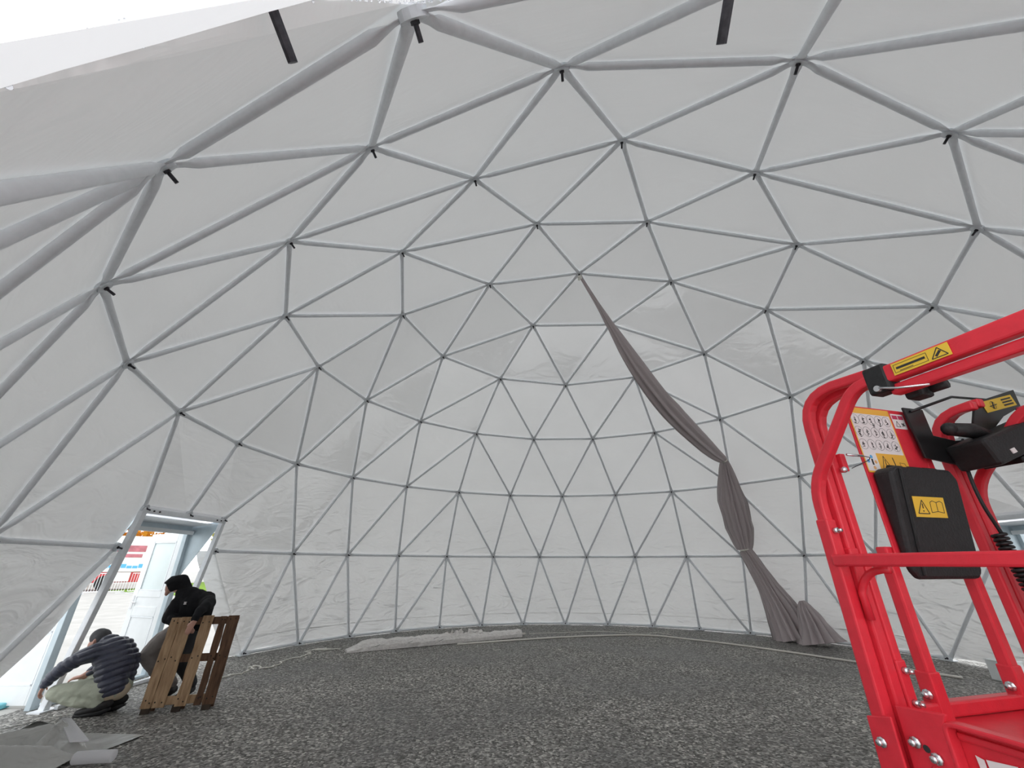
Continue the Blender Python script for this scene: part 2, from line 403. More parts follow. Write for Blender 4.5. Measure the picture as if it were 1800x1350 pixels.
# hub: stacked flat ends under a washer; bolt: threaded rod and nut pointing inward
hb = MB(); hb.tube([(0, 0, -.012), (0, 0, .022)], .058, 12); hubm = hb.mesh('hub', False); hubm.materials.append(M['galv_dark'])
bb = MB(); bb.tube([(0, 0, .018), (0, 0, .034)], .018, 6); bb.tube([(0, 0, .03), (0, 0, .088)], .0105, 8); boltm = bb.mesh('bolt', False); boltm.materials.append(M['bolt'])
def add_hub(p, inw, hub=True, parent=frame):
    z = inw.normalized(); x = z.orthogonal().normalized(); y = z.cross(x)
    mx = Matrix(((x.x, y.x, z.x, p.x), (x.y, y.y, z.y, p.y), (x.z, y.z, z.z, p.z), (0, 0, 0, 1)))
    h = bpy.data.objects.new('hub', hubm); col.objects.link(h); h.parent = parent; h.matrix_local = mx
    b = bpy.data.objects.new('bolt', boltm); col.objects.link(b); b.parent = h
    return h
for k in range(7):
    for i in range(max(1, 6 * k)):
        if (k, i) in GONE: continue
        p = node(k, i)
        if in_view(p, 300): add_hub(p + (V((0, 0, .04)) if k == 6 else V()), -p)
        # white base pads show as small plates under the base nodes
pad = MB(); pad.box((0, 0, .012), (.20, .14, .016)); pad.box((0, 0, .03), (.06, .05, .05)); padm = pad.mesh('base_plate'); padm.materials.append(M['galv'])
for i in range(36):
    if (6, i) in GONE: continue
    p = node(6, i)
    if in_view(p, 100):
        o = bpy.data.objects.new('base_plate', padm); col.objects.link(o); o.parent = frame; o.location = p; o.rotation_euler.z = -(PHI + 2 * math.pi * i / 36)
for tag in ('west', 'east'):
    for kk in ('HL', 'HM', 'HR', 'PL', 'PR'):
        p = special[tag][kk]
        if in_view(p, 200): add_hub(p, -p)

# ------------------------------------------------------------------ floor and ground outside
fb = MB(); n = 72; rad = 7.3
fb.add([(0, 0, 0)] + [(rad * math.sin(2 * math.pi * i / n), rad * math.cos(2 * math.pi * i / n), 0) for i in range(n)], [(0, i + 1, (i + 1) % n + 1) for i in range(n)])
fb.build('floor', 'gravel', None, kind='structure', label='wet grey gravel floor inside the dome', category='floor')
gb = MB(); ri, ro = 7.3, 120
gb.add([(r_ * math.sin(2 * math.pi * i / n), r_ * math.cos(2 * math.pi * i / n), 0) for r_ in (ri, ro) for i in range(n)], [(i, (i + 1) % n, n + (i + 1) % n, n + i) for i in range(n)])
gb.build('ground', 'concrete', None, kind='structure', label='pale paved ground outside the dome', category='ground')

# ------------------------------------------------------------------ doorways
def portal(tag, label):
    s = special[tag]; az = math.radians(s['az']); nv = V((math.sin(az), math.cos(az), 0)); tv = V((math.cos(az), -math.sin(az), 0)); Z = V((0, 0, 1))
    if tag == 'west': assert tv.dot(V((0, 1, 0))) > 0
    # tv points to the right seen from inside
    P = lambda n_, t_, z_: nv * n_ + tv * t_ + Z * z_
    root = thing('door_portal', label, 'door frame', P(6.95, 0, 0)); a = W(root)
    for sgn, H, F in ((-1, s['HL'], s['FL']), (1, s['HR'], s['FR'])):
        a(MB().bar(F + V((0, 0, .01)), H, .075, .075, tv), 'post', 'galv', bevel=.006)
        a(MB().box(F + V((0, 0, .008)), (.22, .16, .014), (tv, nv, Z)), 'foot_plate', 'galv')
        # outer upright and the slanted brace board between post and outer upright
        a(MB().bar(P(7.10, sgn * .80, 0), P(7.10, sgn * .80, 2.22), .07, .10, tv), 'outer_upright', 'steel_blue', bevel=.005)
        pr = MB(); H2 = H - V((0, 0, .02))
        pr.prism([H2, P(7.08, sgn * .82, 2.22), P(7.08, sgn * .82, 1.35)], tv * .012)
        a(pr, 'side_board', 'steel_blue')
    a(MB().bar(s['HL'] - tv * .03 - Z * .03, s['HR'] + tv * .03 - Z * .03, .07, .07), 'header', 'galv', bevel=.006)
    a(MB().bar(P(7.10, -.83, 2.17), P(7.10, .83, 2.17), .10, .10), 'outer_lintel', 'steel_blue', bevel=.006)
    a(MB().bar(P(7.02, -.80, 2.10), P(7.02, .80, 2.10), .05, .06), 'lintel_trim', 'white_door')
    rf = MB(); rf.add([s['HL'] + Z * .04, s['HR'] + Z * .04, P(7.22, .86, 2.26), P(7.22, -.86, 2.26)], [(0, 1, 2, 3)]); rf.add([s['HL'] + Z * .05, s['HR'] + Z * .05, P(7.22, .86, 2.275), P(7.22, -.86, 2.275)], [(0, 3, 2, 1)])
    a(rf, 'roof_sheet', 'flap_white')
    sb = MB(); sb.prism([P(6.66, -.80, 2.235), P(6.66, .80, 2.235), P(7.05, .80, 2.205), P(7.05, -.80, 2.205)], Z * .012)
    a(sb, 'soffit_board', 'galv')
    a(MB().bar(P(6.80, -.80, .025), P(6.80, .80, .025), .05, .045), 'sill', 'galv', bevel=.005)
    a(MB().bar(P(7.10, -.80, .02), P(7.10, .80, .02), .08, .035), 'outer_sill', 'steel_blue')
    # hinges bolts on the header
    for t_ in (-.70, -.60, .62, .72):
        p = s['HM'] + tv * t_ - Z * .03; a(MB().tube([p - nv * .036, p - nv * .05], .011, 6), 'bolt', 'bolt')
    return P, nv, tv
def leaf(idx, P, nv, tv, hinge_t, ang, flip, label):
    """glazed white door leaf hinged at hinge_t, opened outwards; ang = degrees past the outward direction"""
    Z = V((0, 0, 1)); a_ = math.radians(ang); d = (nv * math.cos(a_) + tv * math.sin(a_) * (1 if hinge_t > 0 else -1)).normalized(); nrm = d.cross(Z)
    h = P(7.12, hinge_t, .03); wd, ht, th = .80, 2.06, .05
    root = thing('door_%d' % idx, label, 'door', h, kind='structure'); a = W(root)
    Q = lambda u_, z_, k=0: h + d * u_ + Z * z_ + nrm * k
    def rect(u0_, u1_, z0_, z1_, t_, k=0): return MB().box(Q((u0_ + u1_) / 2, (z0_ + z1_) / 2, k), (u1_ - u0_, t_, z1_ - z0_), (d, nrm, Z))
    a(rect(0, .12, 0, ht, th), 'stile', 'white_door', bevel=.006); a(rect(wd - .12, wd, 0, ht, th), 'stile', 'white_door', bevel=.006)
    for z0_, z1_ in ((0, .20), (.78, .92), (1.06, 1.16), (ht - .13, ht)):
        a(rect(.12, wd - .12, z0_, z1_, th), 'rail', 'white_door', bevel=.006)
    a(rect(.12, wd - .12, .20, .78, .03), 'panel', 'white_door'); a(rect(.12, wd - .12, .92, 1.06, .03), 'panel', 'white_door')
    a(rect(.12, wd - .12, 1.16, ht - .13, .02), 'pane', 'glass_frost')
    for (u0_, u1_, z0_, z1_) in ((.12, wd - .12, .20, .78), (.12, wd - .12, 1.16, ht - .13)):
        g = MB()
        for k in (-1, 1):
            for q in ((u0_, u0_ + .018, z0_, z1_), (u1_ - .018, u1_, z0_, z1_), (u0_, u1_, z0_, z0_ + .018), (u0_, u1_, z1_ - .018, z1_)):
                g.box(Q((q[0] + q[1]) / 2, (q[2] + q[3]) / 2, k * .021), (q[1] - q[0], .012, q[3] - q[2]), (d, nrm, Z))
        a(g, 'beading', 'galv')
    for k in (-1, 1):
        a(MB().bar(Q(wd - .06, .98, k * .045), Q(wd - .17, .98, k * .045), .018, .018), 'handle', 'zinc', bevel=.004)
        a(rect(wd - .08, wd - .04, .88, 1.08, .008, k * .029), 'handle_plate', 'zinc')
    for z_ in (.3, 1.0, 1.8): a(MB().tube([Q(-.012, z_ - .05), Q(-.012, z_ + .05)], .014, 8), 'hinge', 'zinc', True)
    return root
P, nv, tv = portal('west', 'steel door frame with sloped roof sheet beside the two workers')
leaf(1, P, nv, tv, .78, 17, 1, 'white glazed door leaf standing open behind the worker in black')
leaf(2, P, nv, tv, -.74, 2, -1, 'white glazed door leaf standing open left of the crouching worker')
P2, nv2, tv2 = portal('east', 'steel door frame in the dome wall behind the red lift')
leaf(3, P2, nv2, tv2, -.78, 12, 1, 'white glazed door leaf standing open behind the red lift')

# white flap of the entrance the picture is taken from, beaded with rain
flp = thing('entrance_flap', 'white rain-beaded fabric flap over the near entrance', 'fabric flap', (SL.x, SL.y, SL.z))
a = W(flp)
n419, n515 = node(5, 19), node(4, 15)
def sheet(rows_, name, m, parent=None):
    nr, nc = len(rows_), len(rows_[0]); b = MB()
    b.add([q for r_ in rows_ for q in r_], [(i * nc + j, i * nc + j + 1, (i + 1) * nc + j + 1, (i + 1) * nc + j) for i in range(nr - 1) for j in range(nc - 1)])
    return a(b, name, m, True, parent=parent)
dirv = (n419 - SL); tng = V((.93, -.36, 0)).normalized()
rows_ = []
def flap_pt(t_, u_):
    e0 = SL + dirv * t_; p = e0 + tng * (u_ * .72); rad_ = e0.length + .012 - .035 * u_
    return p.normalized() * (rad_ + .02 * math.sin(u_ * 4 + t_ * 2))
for i in range(17):
    t_ = -.03 + 1.9 * i / 16
    rows_.append([flap_pt(t_, k / 10) for k in range(11)])
sheet(rows_, 'side_sheet', 'flap_white')
n414 = node(4, 14); lowe = [SL + (SR - SL) * (i / 16) for i in range(17)]; uppe = [n515 + (n414 - n515) * (i / 16) for i in range(17)]
rows_ = [[outw(l_ + (u_ - l_) * (k / 6), .03 + .01 * math.sin(k * 2 + i)) for k in range(7)] for i, (l_, u_) in enumerate(zip(lowe, uppe))]
sheet(rows_, 'top_sheet', 'flap_white')
pathp = [SL + (n515 - SL) * (i / 8) for i in range(9)] + [n515 + (n414 - n515) * (i / 10) for i in range(1, 6)]
dr = MB()
for i in range(260):
    k = rnd.randrange(len(pathp) - 1); p = pathp[k] + (pathp[k + 1] - pathp[k]) * rnd.random(); inw = -p.normalized()
    q = outw(p + ((SR + (p - n515) * .3) - p) * abs(rnd.gauss(0, .05)), .026); dr.ball(q, rnd.uniform(.0015, .0038), 6, 4)
for i in range(70):
    t_ = rnd.random(); q = flap_pt(t_ * 1.1, min(.9, abs(rnd.gauss(0, .35)))); dr.ball(q - q.normalized() * .001, rnd.uniform(.0012, .0028), 6, 4)
a(dr, 'raindrops', 'water', True, kind='stuff')
hd = thing('door_header', 'steel header bar of the near entrance carrying dark bolts', 'door frame', tuple(SM))
aw = W(hd); aw(MB().bar(SL + V((-.02, -.05, .05)), SR + V((0, -.05, .05)), .05, .05), 'header_bar', 'galv')
for p in (SL, SM):
    d_ = -p.normalized(); aw(MB().tube([p + V((0, -.03, .035)), p - V((0, 0, 0)) + d_ * .10], .0125, 8), 'bolt', 'bolt')

# ------------------------------------------------------------------ hanging drape, tied twice
dp = thing('drape', 'mauve grey cloth hanging from the dome top and tied along the wall', 'drape', (5.2, 3.6, 0)); a = W(dp)
def smooth_path(pts, n):
    out = []; P_ = [V(p) for p in pts]
    for i in range(len(P_) - 1):
        p0, p1, p2, p3 = P_[max(0, i - 1)], P_[i], P_[i + 1], P_[min(len(P_) - 1, i + 2)]
        for k in range(n):
            t = k / n; out.append(.5 * ((2 * p1) + (p2 - p0) * t + (2 * p0 - 5 * p1 + 4 * p2 - p3) * t * t + (3 * p1 - p0 - 3 * p2 + p3) * t ** 3))
    out.append(P_[-1]); return out
def pleat(path, widths, npl, name, seed, flat=.35, open_=False, side=None):
    pts = smooth_path(path, 10); m = len(pts); nn = npl * 6; b = MB(); vs = []; prev = V(side) if side else None
    for i, p in enumerate(pts):
        t = (pts[min(i + 1, m - 1)] - pts[max(i - 1, 0)]).normalized()
        if prev is None: prev = t.orthogonal()
        x = (prev - t * prev.dot(t)).normalized(); prev = x; y = t.cross(x)
        f = i / (m - 1) * (len(widths) - 1); j = min(int(f), len(widths) - 2); wd = widths[j] + (widths[j + 1] - widths[j]) * (f - j)
        for k in range(nn):
            th = 2 * math.pi * k / nn; amp = .72 + .31 * math.sin(npl * th + seed + 1.2 * noise.noise(V((i * .05, seed, 0)))) + .20 * noise.noise(V((k * .9, i * .06, seed)))
            q = p + x * (wd * amp * math.cos(th)) + y * (wd * flat * amp * math.sin(th)); q.z = max(q.z, .01); vs.append(q)
    fs = [(i * nn + k, i * nn + (k + 1) % nn, (i + 1) * nn + (k + 1) % nn, (i + 1) * nn + k) for i in range(m - 1) for k in range(nn)]
    b.add(vs, fs); return a(b, name, 'drape', True)
lat = V((.62, -.78, 0))
pleat([(.03, .02, 6.93), (.42, .33, 6.50), (.758, .60, 6.12), (1.40, 1.11, 5.44), (2.37, 1.88, 4.74), (3.60, 2.86, 4.22), (4.30, 3.42, 4.05)], [.03, .05, .09, .18, .23, .19, .10], 7, 'upper_cloth', 1, .5, side=V((.5, -.4, .8)))
pleat([(4.30, 3.42, 4.05), (4.40, 3.60, 3.70), (4.55, 3.85, 3.10), (4.70, 4.05, 2.45), (4.80, 4.15, 1.95)], [.09, .20, .34, .33, .17], 13, 'middle_cloth', 2, .4, side=lat)
pleat([(4.80, 4.15, 1.95), (4.95, 4.08, 1.55), (5.08, 3.98, 1.10), (5.20, 3.84, .60), (5.28, 3.72, .06)], [.15, .20, .25, .38, .50], 15, 'lower_cloth', 3, .45, side=lat)
pleat([(5.42, 3.42, .86), (5.44, 3.40, .70), (5.46, 3.32, .40), (5.48, 3.24, .05)], [.05, .17, .30, .48], 13, 'tail_cloth', 4, .55, side=lat)
for c, r_, ax in (((4.30, 3.42, 4.05), .075, (.5, .4, -.6)), ((4.80, 4.15, 1.95), .11, (.2, 0, -1))):
    ax = V(ax).normalized(); x = ax.orthogonal().normalized(); y = ax.cross(x)
    a(MB().tube([V(c) + x * (r_ * math.cos(t / 14 * 2 * math.pi)) + y * (r_ * math.sin(t / 14 * 2 * math.pi)) for t in range(15)], .018, 6), 'tie', 'rope', True)
kn = MB(); 
for i in range(5): kn.ball((.02 * math.cos(i * 2), .02 * math.sin(i * 2), 6.93 - .015 * i), .03, 8, 5)
a(kn, 'knot', 'rope', True)

# ------------------------------------------------------------------ red lift basket
th = math.radians(11); LA = V((math.sin(th), -math.cos(th), 0)); LB = V((math.cos(th), math.sin(th), 0)); LK = V((-.671, -5.242, 0)); Z = V((0, 0, 1))
LP = lambda s_, b_, z_: LK + LA * s_ + LB * b_ + Z * z_
lift = thing('lift_basket', 'red work platform basket with guard rails and black control box', 'lift', tuple(LP(.5, .36, 0))); a = W(lift)
def rectprof(w_, h_): return [(-w_ / 2, -h_ / 2), (w_ / 2, -h_ / 2), (w_ / 2, h_ / 2), (-w_ / 2, h_ / 2)]
def arc(c, p0, p1, n_=6):
    """quadratic corner from p0 to p1 round control c"""
    return [V(p0) * (1 - t) ** 2 + V(c) * 2 * t * (1 - t) + V(p1) * t * t for t in [i / n_ for i in range(n_ + 1)]]
def rail(path, name, wd=.038, ht=.038, side=None, m='red', bev=.006): return a(MB().sweep(path, rectprof(wd, ht), side if side is not None else LB), name, m, bevel=bev)
# near hoop: upright, slanted knee, top rail
rail([LP(-.012, 0, 1.62)] + arc(LP(-.012, 0, 1.85), LP(-.012, 0, 1.78), LP(.035, 0, 1.905)) + arc(LP(.20, 0, 2.11), LP(.165, 0, 2.062), LP(.245, 0, 2.112)) + [LP(.30, 0, 2.112)], 'hoop', .032, .032)
rail([LP(.26, 0, 2.112), LP(1.45, 0, 2.112)], 'top_rail', .036, .050)
rail([LP(.30, .012, 2.066), LP(1.45, .012, 2.066)], 'gate_rail', .034, .030)
a(MB().sweep([LP(-.012, 0, 1.02), LP(-.012, 0, 1.74)], rectprof(.040, .038), LB), 'upright_sleeve', 'red', bevel=.005)
# two hoops behind it
for b_, zt in ((.042, 2.160), (.084, 2.145)):
    rail([LP(0, b_, 1.20), LP(0, b_, 1.95)] + arc(LP(0, b_, zt), LP(0, b_, zt - .12), LP(.12, b_, zt)) + [LP(.24, b_, zt - .01)], 'hoop', .031, .032)
a(MB().sweep([LP(0, .042, 1.0), LP(0, .042, 1.655)], rectprof(.036, .038), LB), 'upright_sleeve', 'red', bevel=.005)
a(MB().sweep([LP(0, .084, 1.22), LP(0, .084, 1.36)], rectprof(.037, .039), LB), 'upright_sleeve', 'red', bevel=.005)
# right-hand hoops
for b_, zt in ((.672, 2.145), (.718, 2.160)):
    rail([LP(0, b_, 1.20), LP(0, b_, 1.95)] + arc(LP(0, b_, zt), LP(0, b_, zt - .12), LP(.12, b_, zt)) + [LP(.145, b_, zt - .001)], 'hoop', .032, .032)
rail([LP(-.012, .775, 1.02), LP(-.012, .775, 1.70)] + arc(LP(-.012, .775, 1.87), LP(-.012, .775, 1.80), LP(.035, .775, 1.925)) + arc(LP(.20, .775, 2.11), LP(.165, .775, 2.062), LP(.245, .775, 2.112)) + [LP(1.45, .775, 2.112)], 'hoop', .032, .032)
# mid rail on the near side, gate uprights, kick rails
rail([LP(-.01, -.012, 1.619), LP(1.45, -.012, 1.619)], 'mid_rail', .028, .034)
rail([LP(0, .195, 1.0), LP(0, .195, 1.66)], 'gate_upright', .036, .034)
rail([LP(0, .54, 1.0), LP(0, .54, 2.10)], 'gate_upright', .036, .034)
for b_ in (.195, .54): a(MB().sweep([LP(0, b_, 1.12), LP(0, b_, 1.325)], rectprof(.043, .041), LB), 'upright_sleeve', 'red', bevel=.004)
rail([LP(0, .06, 1.235), LP(0, .76, 1.235)], 'kick_rail', .036, .036, side=LA)
a(MB().bar(LP(-.005, .10, 1.615), LP(-.005, .60, 1.615), .024, .03), 'cross_bar', 'red', bevel=.004)
# handle loop under the mid rail
hp = arc(LP(.045, .02, 1.60), LP(.12, .02, 1.594), LP(.02, .02, 1.53)) + [LP(.022, .02, 1.46)]
a(MB().tube(hp, .0105, 8), 'grab_loop', 'red', True)
# instruction plate on the gate
a(MB().box(LP(.022, .352, 1.876), (.305, .006, .535), (LB, LA, Z)), 'sign_plate', 'red', bevel=.002)
def on_plate(b0, b1, z0, z1, k=.0256): return onp(b0, b1, z0, z1, k)
STB = lambda b_: .208 + (b_ - .205) * .90
def onp(b0, b1, z0, z1, k):
    b0, b1 = STB(b0), STB(b1); return [LP(k, b0, z0), LP(k, b1, z0), LP(k, b1, z1), LP(k, b0, z1)]
st = a(MB().prism(on_plate(.205, .425, 1.90, 2.135), LA * .0008), 'pictogram_sticker', 'white_print', label='white and amber sticker of round pictograms')
a(MB().prism(on_plate(.205, .425, 2.115, 2.137, .0262), LA * .0006), 'amber_band', 'amber', parent=st)
a(MB().prism(on_plate(.272, .427, 1.897, 1.967, .0262), LA * .0006), 'amber_field', 'amber', parent=st)
for b0, b1, z0, z1 in ((.203, .208, 1.897, 2.137), (.203, .272, 1.897, 1.903), (.422, .427, 1.967, 2.137)): a(MB().prism(on_plate(b0, b1, z0, z1, .0263), LA * .0005), 'amber_edge', 'amber', parent=st)
def disc(mb, c, r0_, r1_, k=.0268, n_=16, sz=1.0):
    vs = []; fs = []
    for i in range(n_):
        t = 2 * math.pi * i / n_
        for r_ in (r0_, r1_): vs.append(c + LB * (r_ * math.cos(t)) + Z * (r_ * math.sin(t) * sz))
    fs = [(2 * i, 2 * i + 1, (2 * i + 3) % (2 * n_), (2 * i + 2) % (2 * n_)) for i in range(n_)]; mb.add(vs, fs)
rng = random.Random(3); ring = MB(); pic = MB()
for r_ in range(3):
    for c_ in range(5):
        cb, cz = STB(.228 + c_ * .042), 2.092 - r_ * .047; c = LP(.0269, cb, cz); rg = ring
        disc(rg, c, .0183, .0192)
        zc = cz + .009
        for k in range(rng.randrange(4, 7)):
            ww, hh = rng.uniform(.002, .007), rng.uniform(.0015, .005); zc -= rng.uniform(.003, .0065); bo = rng.uniform(-.005, .005)
            pic.prism([LP(.0269, cb + bo - ww, zc - hh / 2), LP(.0269, cb + bo + ww, zc - hh / 2), LP(.0269, cb + bo + ww * .7, zc + hh / 2), LP(.0269, cb + bo - ww * .7, zc + hh / 2)], LA * .0003)
        pic.bar(LP(.0270, cb, cz + .011), LP(.0270, cb + .002, cz - .010), .0012, .0004, LA)
a(ring, 'pictogram_rings', 'ink', parent=st, kind='stuff'); a(pic, 'pictograms', 'ink', parent=st, kind='stuff')
for (db, dz, mm) in ((.243, 1.953, 'ink_blue'), (.222, 1.937, 'ink_blue'), (.258, 1.935, 'ink_orange'), (.243, 1.914, 'ink_orange')):
    d_ = MB(); disc(d_, LP(.0266, STB(db), dz), 0.0001, .0065, n_=10); a(d_, 'dot', mm, parent=st)
a(MB().prism(on_plate(.238, .246, 1.924, 1.945, .0266), LA * .0004), 'dash', 'ink', parent=st)
def tri_line(mb, pts, k=.0270, wd=.0022):
    for p, q in zip(pts, pts[1:] + pts[:1]): mb.bar(LP(k, STB(p[0]), p[1]), LP(k, STB(q[0]), q[1]), wd, .0004, LA)
tr = MB(); tri_line(tr, [(.285, 1.908), (.335, 1.908), (.305, 1.958)]); tr.bar(LP(.027, STB(.307), 1.912), LP(.027, STB(.308), 1.946), .003, .0004, LA)
tr.prism(on_plate(.299, .317, 1.910, 1.915, .0268), LA * .0004); tr.bar(LP(.027, STB(.358), 1.912), LP(.027, STB(.352), 1.955), .004, .0004, LA); tr.prism(on_plate(.350, .368, 1.909, 1.915, .0268), LA * .0004)
tri_line(tr, [(.384, 1.918), (.412, 1.916), (.408, 1.936), (.382, 1.938)], wd=.0014); a(tr, 'warning_marks', 'ink', parent=st)
s2 = a(MB().prism(on_plate(.436, .505, 2.07, 2.128), LA * .0008), 'notice_sticker', 'white_print', label='small white and red notice sticker')
a(MB().prism(on_plate(.440, .468, 2.107, 2.122, .0265), LA * .0005), 'red_field', 'ink_red', parent=s2); a(MB().prism(on_plate(.473, .500, 2.107, 2.122, .0265), LA * .0005), 'red_field', 'ink_red', parent=s2)
q_ = MB(); tri_line(q_, [(.447, 2.078), (.470, 2.078), (.457, 2.10)], wd=.0016); q_.bar(LP(.027, STB(.480), 2.092), LP(.027, STB(.495), 2.083), .005, .0004, LA); q_.bar(LP(.027, STB(.482), 2.08), LP(.027, STB(.493), 2.094), .003, .0004, LA); a(q_, 'notice_marks', 'ink', parent=s2)
# black document box
db_ = MB()
pr = [(.215, 1.590), (.235, 1.565), (.500, 1.565), (.520, 1.585), (.520, 1.875), (.492, 1.908), (.240, 1.908), (.215, 1.890)]
front = lambda z_: .045 + (z_ - 1.565) / .343 * .045
n8 = len(pr); db_.add([LP(.026, b_, z_) for b_, z_ in pr] + [LP(front(z_), b_, z_) for b_, z_ in pr], [tuple(range(n8))[::-1], tuple(range(n8, 2 * n8))] + [(i, (i + 1) % n8, n8 + (i + 1) % n8, n8 + i) for i in range(n8)])
bx = a(db_, 'document_box', 'black_plastic', bevel=.010, label='black plastic document box')
a(MB().bar(LP(front(1.90), .255, 1.90), LP(front(1.575), .255, 1.575), .012, .010, LA), 'rib', 'black_metal', parent=bx, bevel=.003)
hg = MB(); [hg.tube([LP(.05, b_, 1.910), LP(.05, b_ + .055, 1.910)], .010, 8) for b_ in (.27, .36, .43)]; a(hg, 'hinge', 'black_plastic', True, parent=bx)
lz = lambda b_, z_, k_=.0: LP(front(z_) + .0008 + k_, b_, z_)
lb = a(MB().prism([lz(.280, 1.748), lz(.420, 1.748), lz(.420, 1.812), lz(.280, 1.812)], LA * .001), 'warning_label', 'yellow', parent=bx)
mk = MB(); K_ = .1152
def seg3(mb, pts, wd, k=K_, close=True):
    pr_ = list(zip(pts, pts[1:] + pts[:1])) if close else list(zip(pts, pts[1:]))
    for p, q in pr_: mb.bar(lz((p[0] - .345) * 1.12 + .280, p[1] + .015, .0015), lz((q[0] - .345) * 1.12 + .280, q[1] + .015, .0015), wd, .0005, LA)
seg3(mk, [(.356, 1.744), (.400, 1.744), (.378, 1.786)], .0028); seg3(mk, [(.378, 1.775), (.378, 1.760)], .004, close=False); seg3(mk, [(.378, 1.754), (.378, 1.750)], .004, close=False)
seg3(mk, [(.410, 1.748), (.435, 1.752), (.460, 1.748), (.460, 1.780), (.450, 1.785), (.435, 1.780), (.420, 1.785), (.410, 1.780)], .0018); seg3(mk, [(.435, 1.752), (.435, 1.780)], .0018, close=False)
a(mk, 'warning_mark', 'ink', parent=bx)
# clamps where the rails meet the hoops
a(MB().box(LP(.285, .005, 2.105), (.050, .062, .085), (LB, LA, Z)), 'clamp', 'black_plastic', bevel=.008)
a(MB().box(LP(.33, .055, 2.058), (.050, .045, .045), (LB, LA, Z)), 'clamp', 'black_plastic', bevel=.008)
a(MB().tube([LP(.36, .058, 2.055), LP(.395, .058, 2.055)], .014, 8), 'clamp_stop', 'black_plastic', True)
a(MB().tube([LP(.285, -.030, 2.075), LP(.285, -.018, 2.075)], .009, 10), 'clamp_bolt', 'zinc')
a(MB().tube([LP(.29, -.028, 2.075), LP(.33, -.020, 2.060), LP(.39, .0, 2.048)], .0035, 6), 'clamp_lever', 'zinc', True)
a(MB().box(LP(.012, .112, 1.925), (.022, .03, .06), (LB, LA, Z)), 'latch', 'red', bevel=.003)
a(MB().tube([LP(.05, .10, 1.945), LP(.05, .17, 1.945)], .004, 6), 'latch_pin', 'zinc', True)
a(MB().tube([LP(.05, .17, 1.945), LP(.04, .215, 1.945), LP(.035, .215, 1.938), LP(.03, .13, 1.905)], .0014, 5), 'latch_cable', 'bolt', True)
a(MB().ball(LP(.03, .092, 1.898), .011, 8, 5), 'latch_eye', 'zinc', True)
# bolts through the tubes
def rivet(p, d, r_=.009, l_=.012, name='bolt'): a(MB().tube([p, p + d * l_], r_, 8), name, 'zinc', True); a(MB().tube([p + d * l_, p + d * (l_ + .012)], r_ * .6, 8), name, 'zinc', True)
for s_, b_, z_ in ((.008, 0, 1.705), (.020, .042, 1.625), (.020, .084, 1.335), (.020, .084, 1.26)): rivet(LP(s_, b_ , z_), LA)
for b_, z_ in ((.195, 1.27), (.54, 1.27)): rivet(LP(.0, b_ - .0215, z_), -LB, .013, .006)
# base: corner bracket, toe plate with folded lip, lettering, deck
cb_ = MB(); cb_.prism([LP(.03, -.004, 1.265), LP(.15, -.004, 1.275), LP(.135, -.004, 1.245), LP(.14, -.004, .90), LP(.03, -.004, .90)], LB * .010); a(cb_, 'corner_bracket', 'red', bevel=.004)
cb_ = MB(); cb_.prism([LP(-.04, -.026, 1.225), LP(.028, -.026, 1.24), LP(.028, -.026, .90), LP(-.04, -.026, .90)], LB * .008); a(cb_, 'corner_plate', 'red', bevel=.003)
for s_, z_ in ((.060, 1.195), (.100, 1.175), (.055, 1.105)): rivet(LP(s_, -.006, z_), -LB, .0125, .006)
rivet(LP(-.012, -.027, 1.175), -LB, .012, .005)
a(MB().tube([LP(.080, -.0055, 1.188), LP(.080, -.0048, 1.188)], .008, 10), 'bolt_hole', 'ink')
lg = MB(); lg.tube([LP(.088 + .010 * math.cos(t / 10 * 6.283), -.006, 1.142 + .014 * math.sin(t / 10 * 6.283)) for t in range(11)] + [LP(.098, -.006, 1.142), LP(.100, -.006, 1.115)], .0022, 5); a(lg, 'embossed_mark', 'red', True)
lipp = [LP(.135, .012, .90)] + [LP(.135, .012, 1.215)] + arc(LP(.135, .012, 1.255), LP(.135, .012, 1.235), LP(.155, .012, 1.255)) + [LP(1.45, .012, 1.262)]
a(MB().sweep(lipp, rectprof(.034, .010), LB), 'toe_plate_lip', 'red', bevel=.003)
a(MB().prism([LP(.135, .03, .90), LP(.135, .03, 1.255), LP(1.45, .03, 1.26), LP(1.45, .03, .90)], LB * .008), 'toe_plate', 'red')
a(MB().prism([LP(.14, .02, 1.238), LP(1.45, .02, 1.238), LP(1.45, .02, 1.222), LP(.14, .02, 1.222)], LB * .012), 'toe_plate_ridge', 'red', bevel=.005)
a(MB().prism([LP(.0, .04, 1.215), LP(.0, .76, 1.215), LP(.20, .76, 1.205), LP(.20, .04, 1.205)], -Z * .02), 'step_plate', 'red', bevel=.004)
a(MB().prism([LP(.15, .04, 1.20), LP(.15, .76, 1.20), LP(.17, .76, 1.02), LP(.17, .04, 1.02)], LA * .01), 'step_riser', 'red')
a(MB().prism([LP(-.02, .0, 1.0), LP(-.02, .78, 1.0), LP(1.45, .78, 1.0), LP(1.45, .0, 1.0)], -Z * .03), 'deck', 'red')
a(MB().prism([LP(-.02, .77, 1.0), LP(-.02, .77, 1.25), LP(1.45, .77, 1.25), LP(1.45, .77, 1.0)], LB * .01), 'toe_plate', 'red')
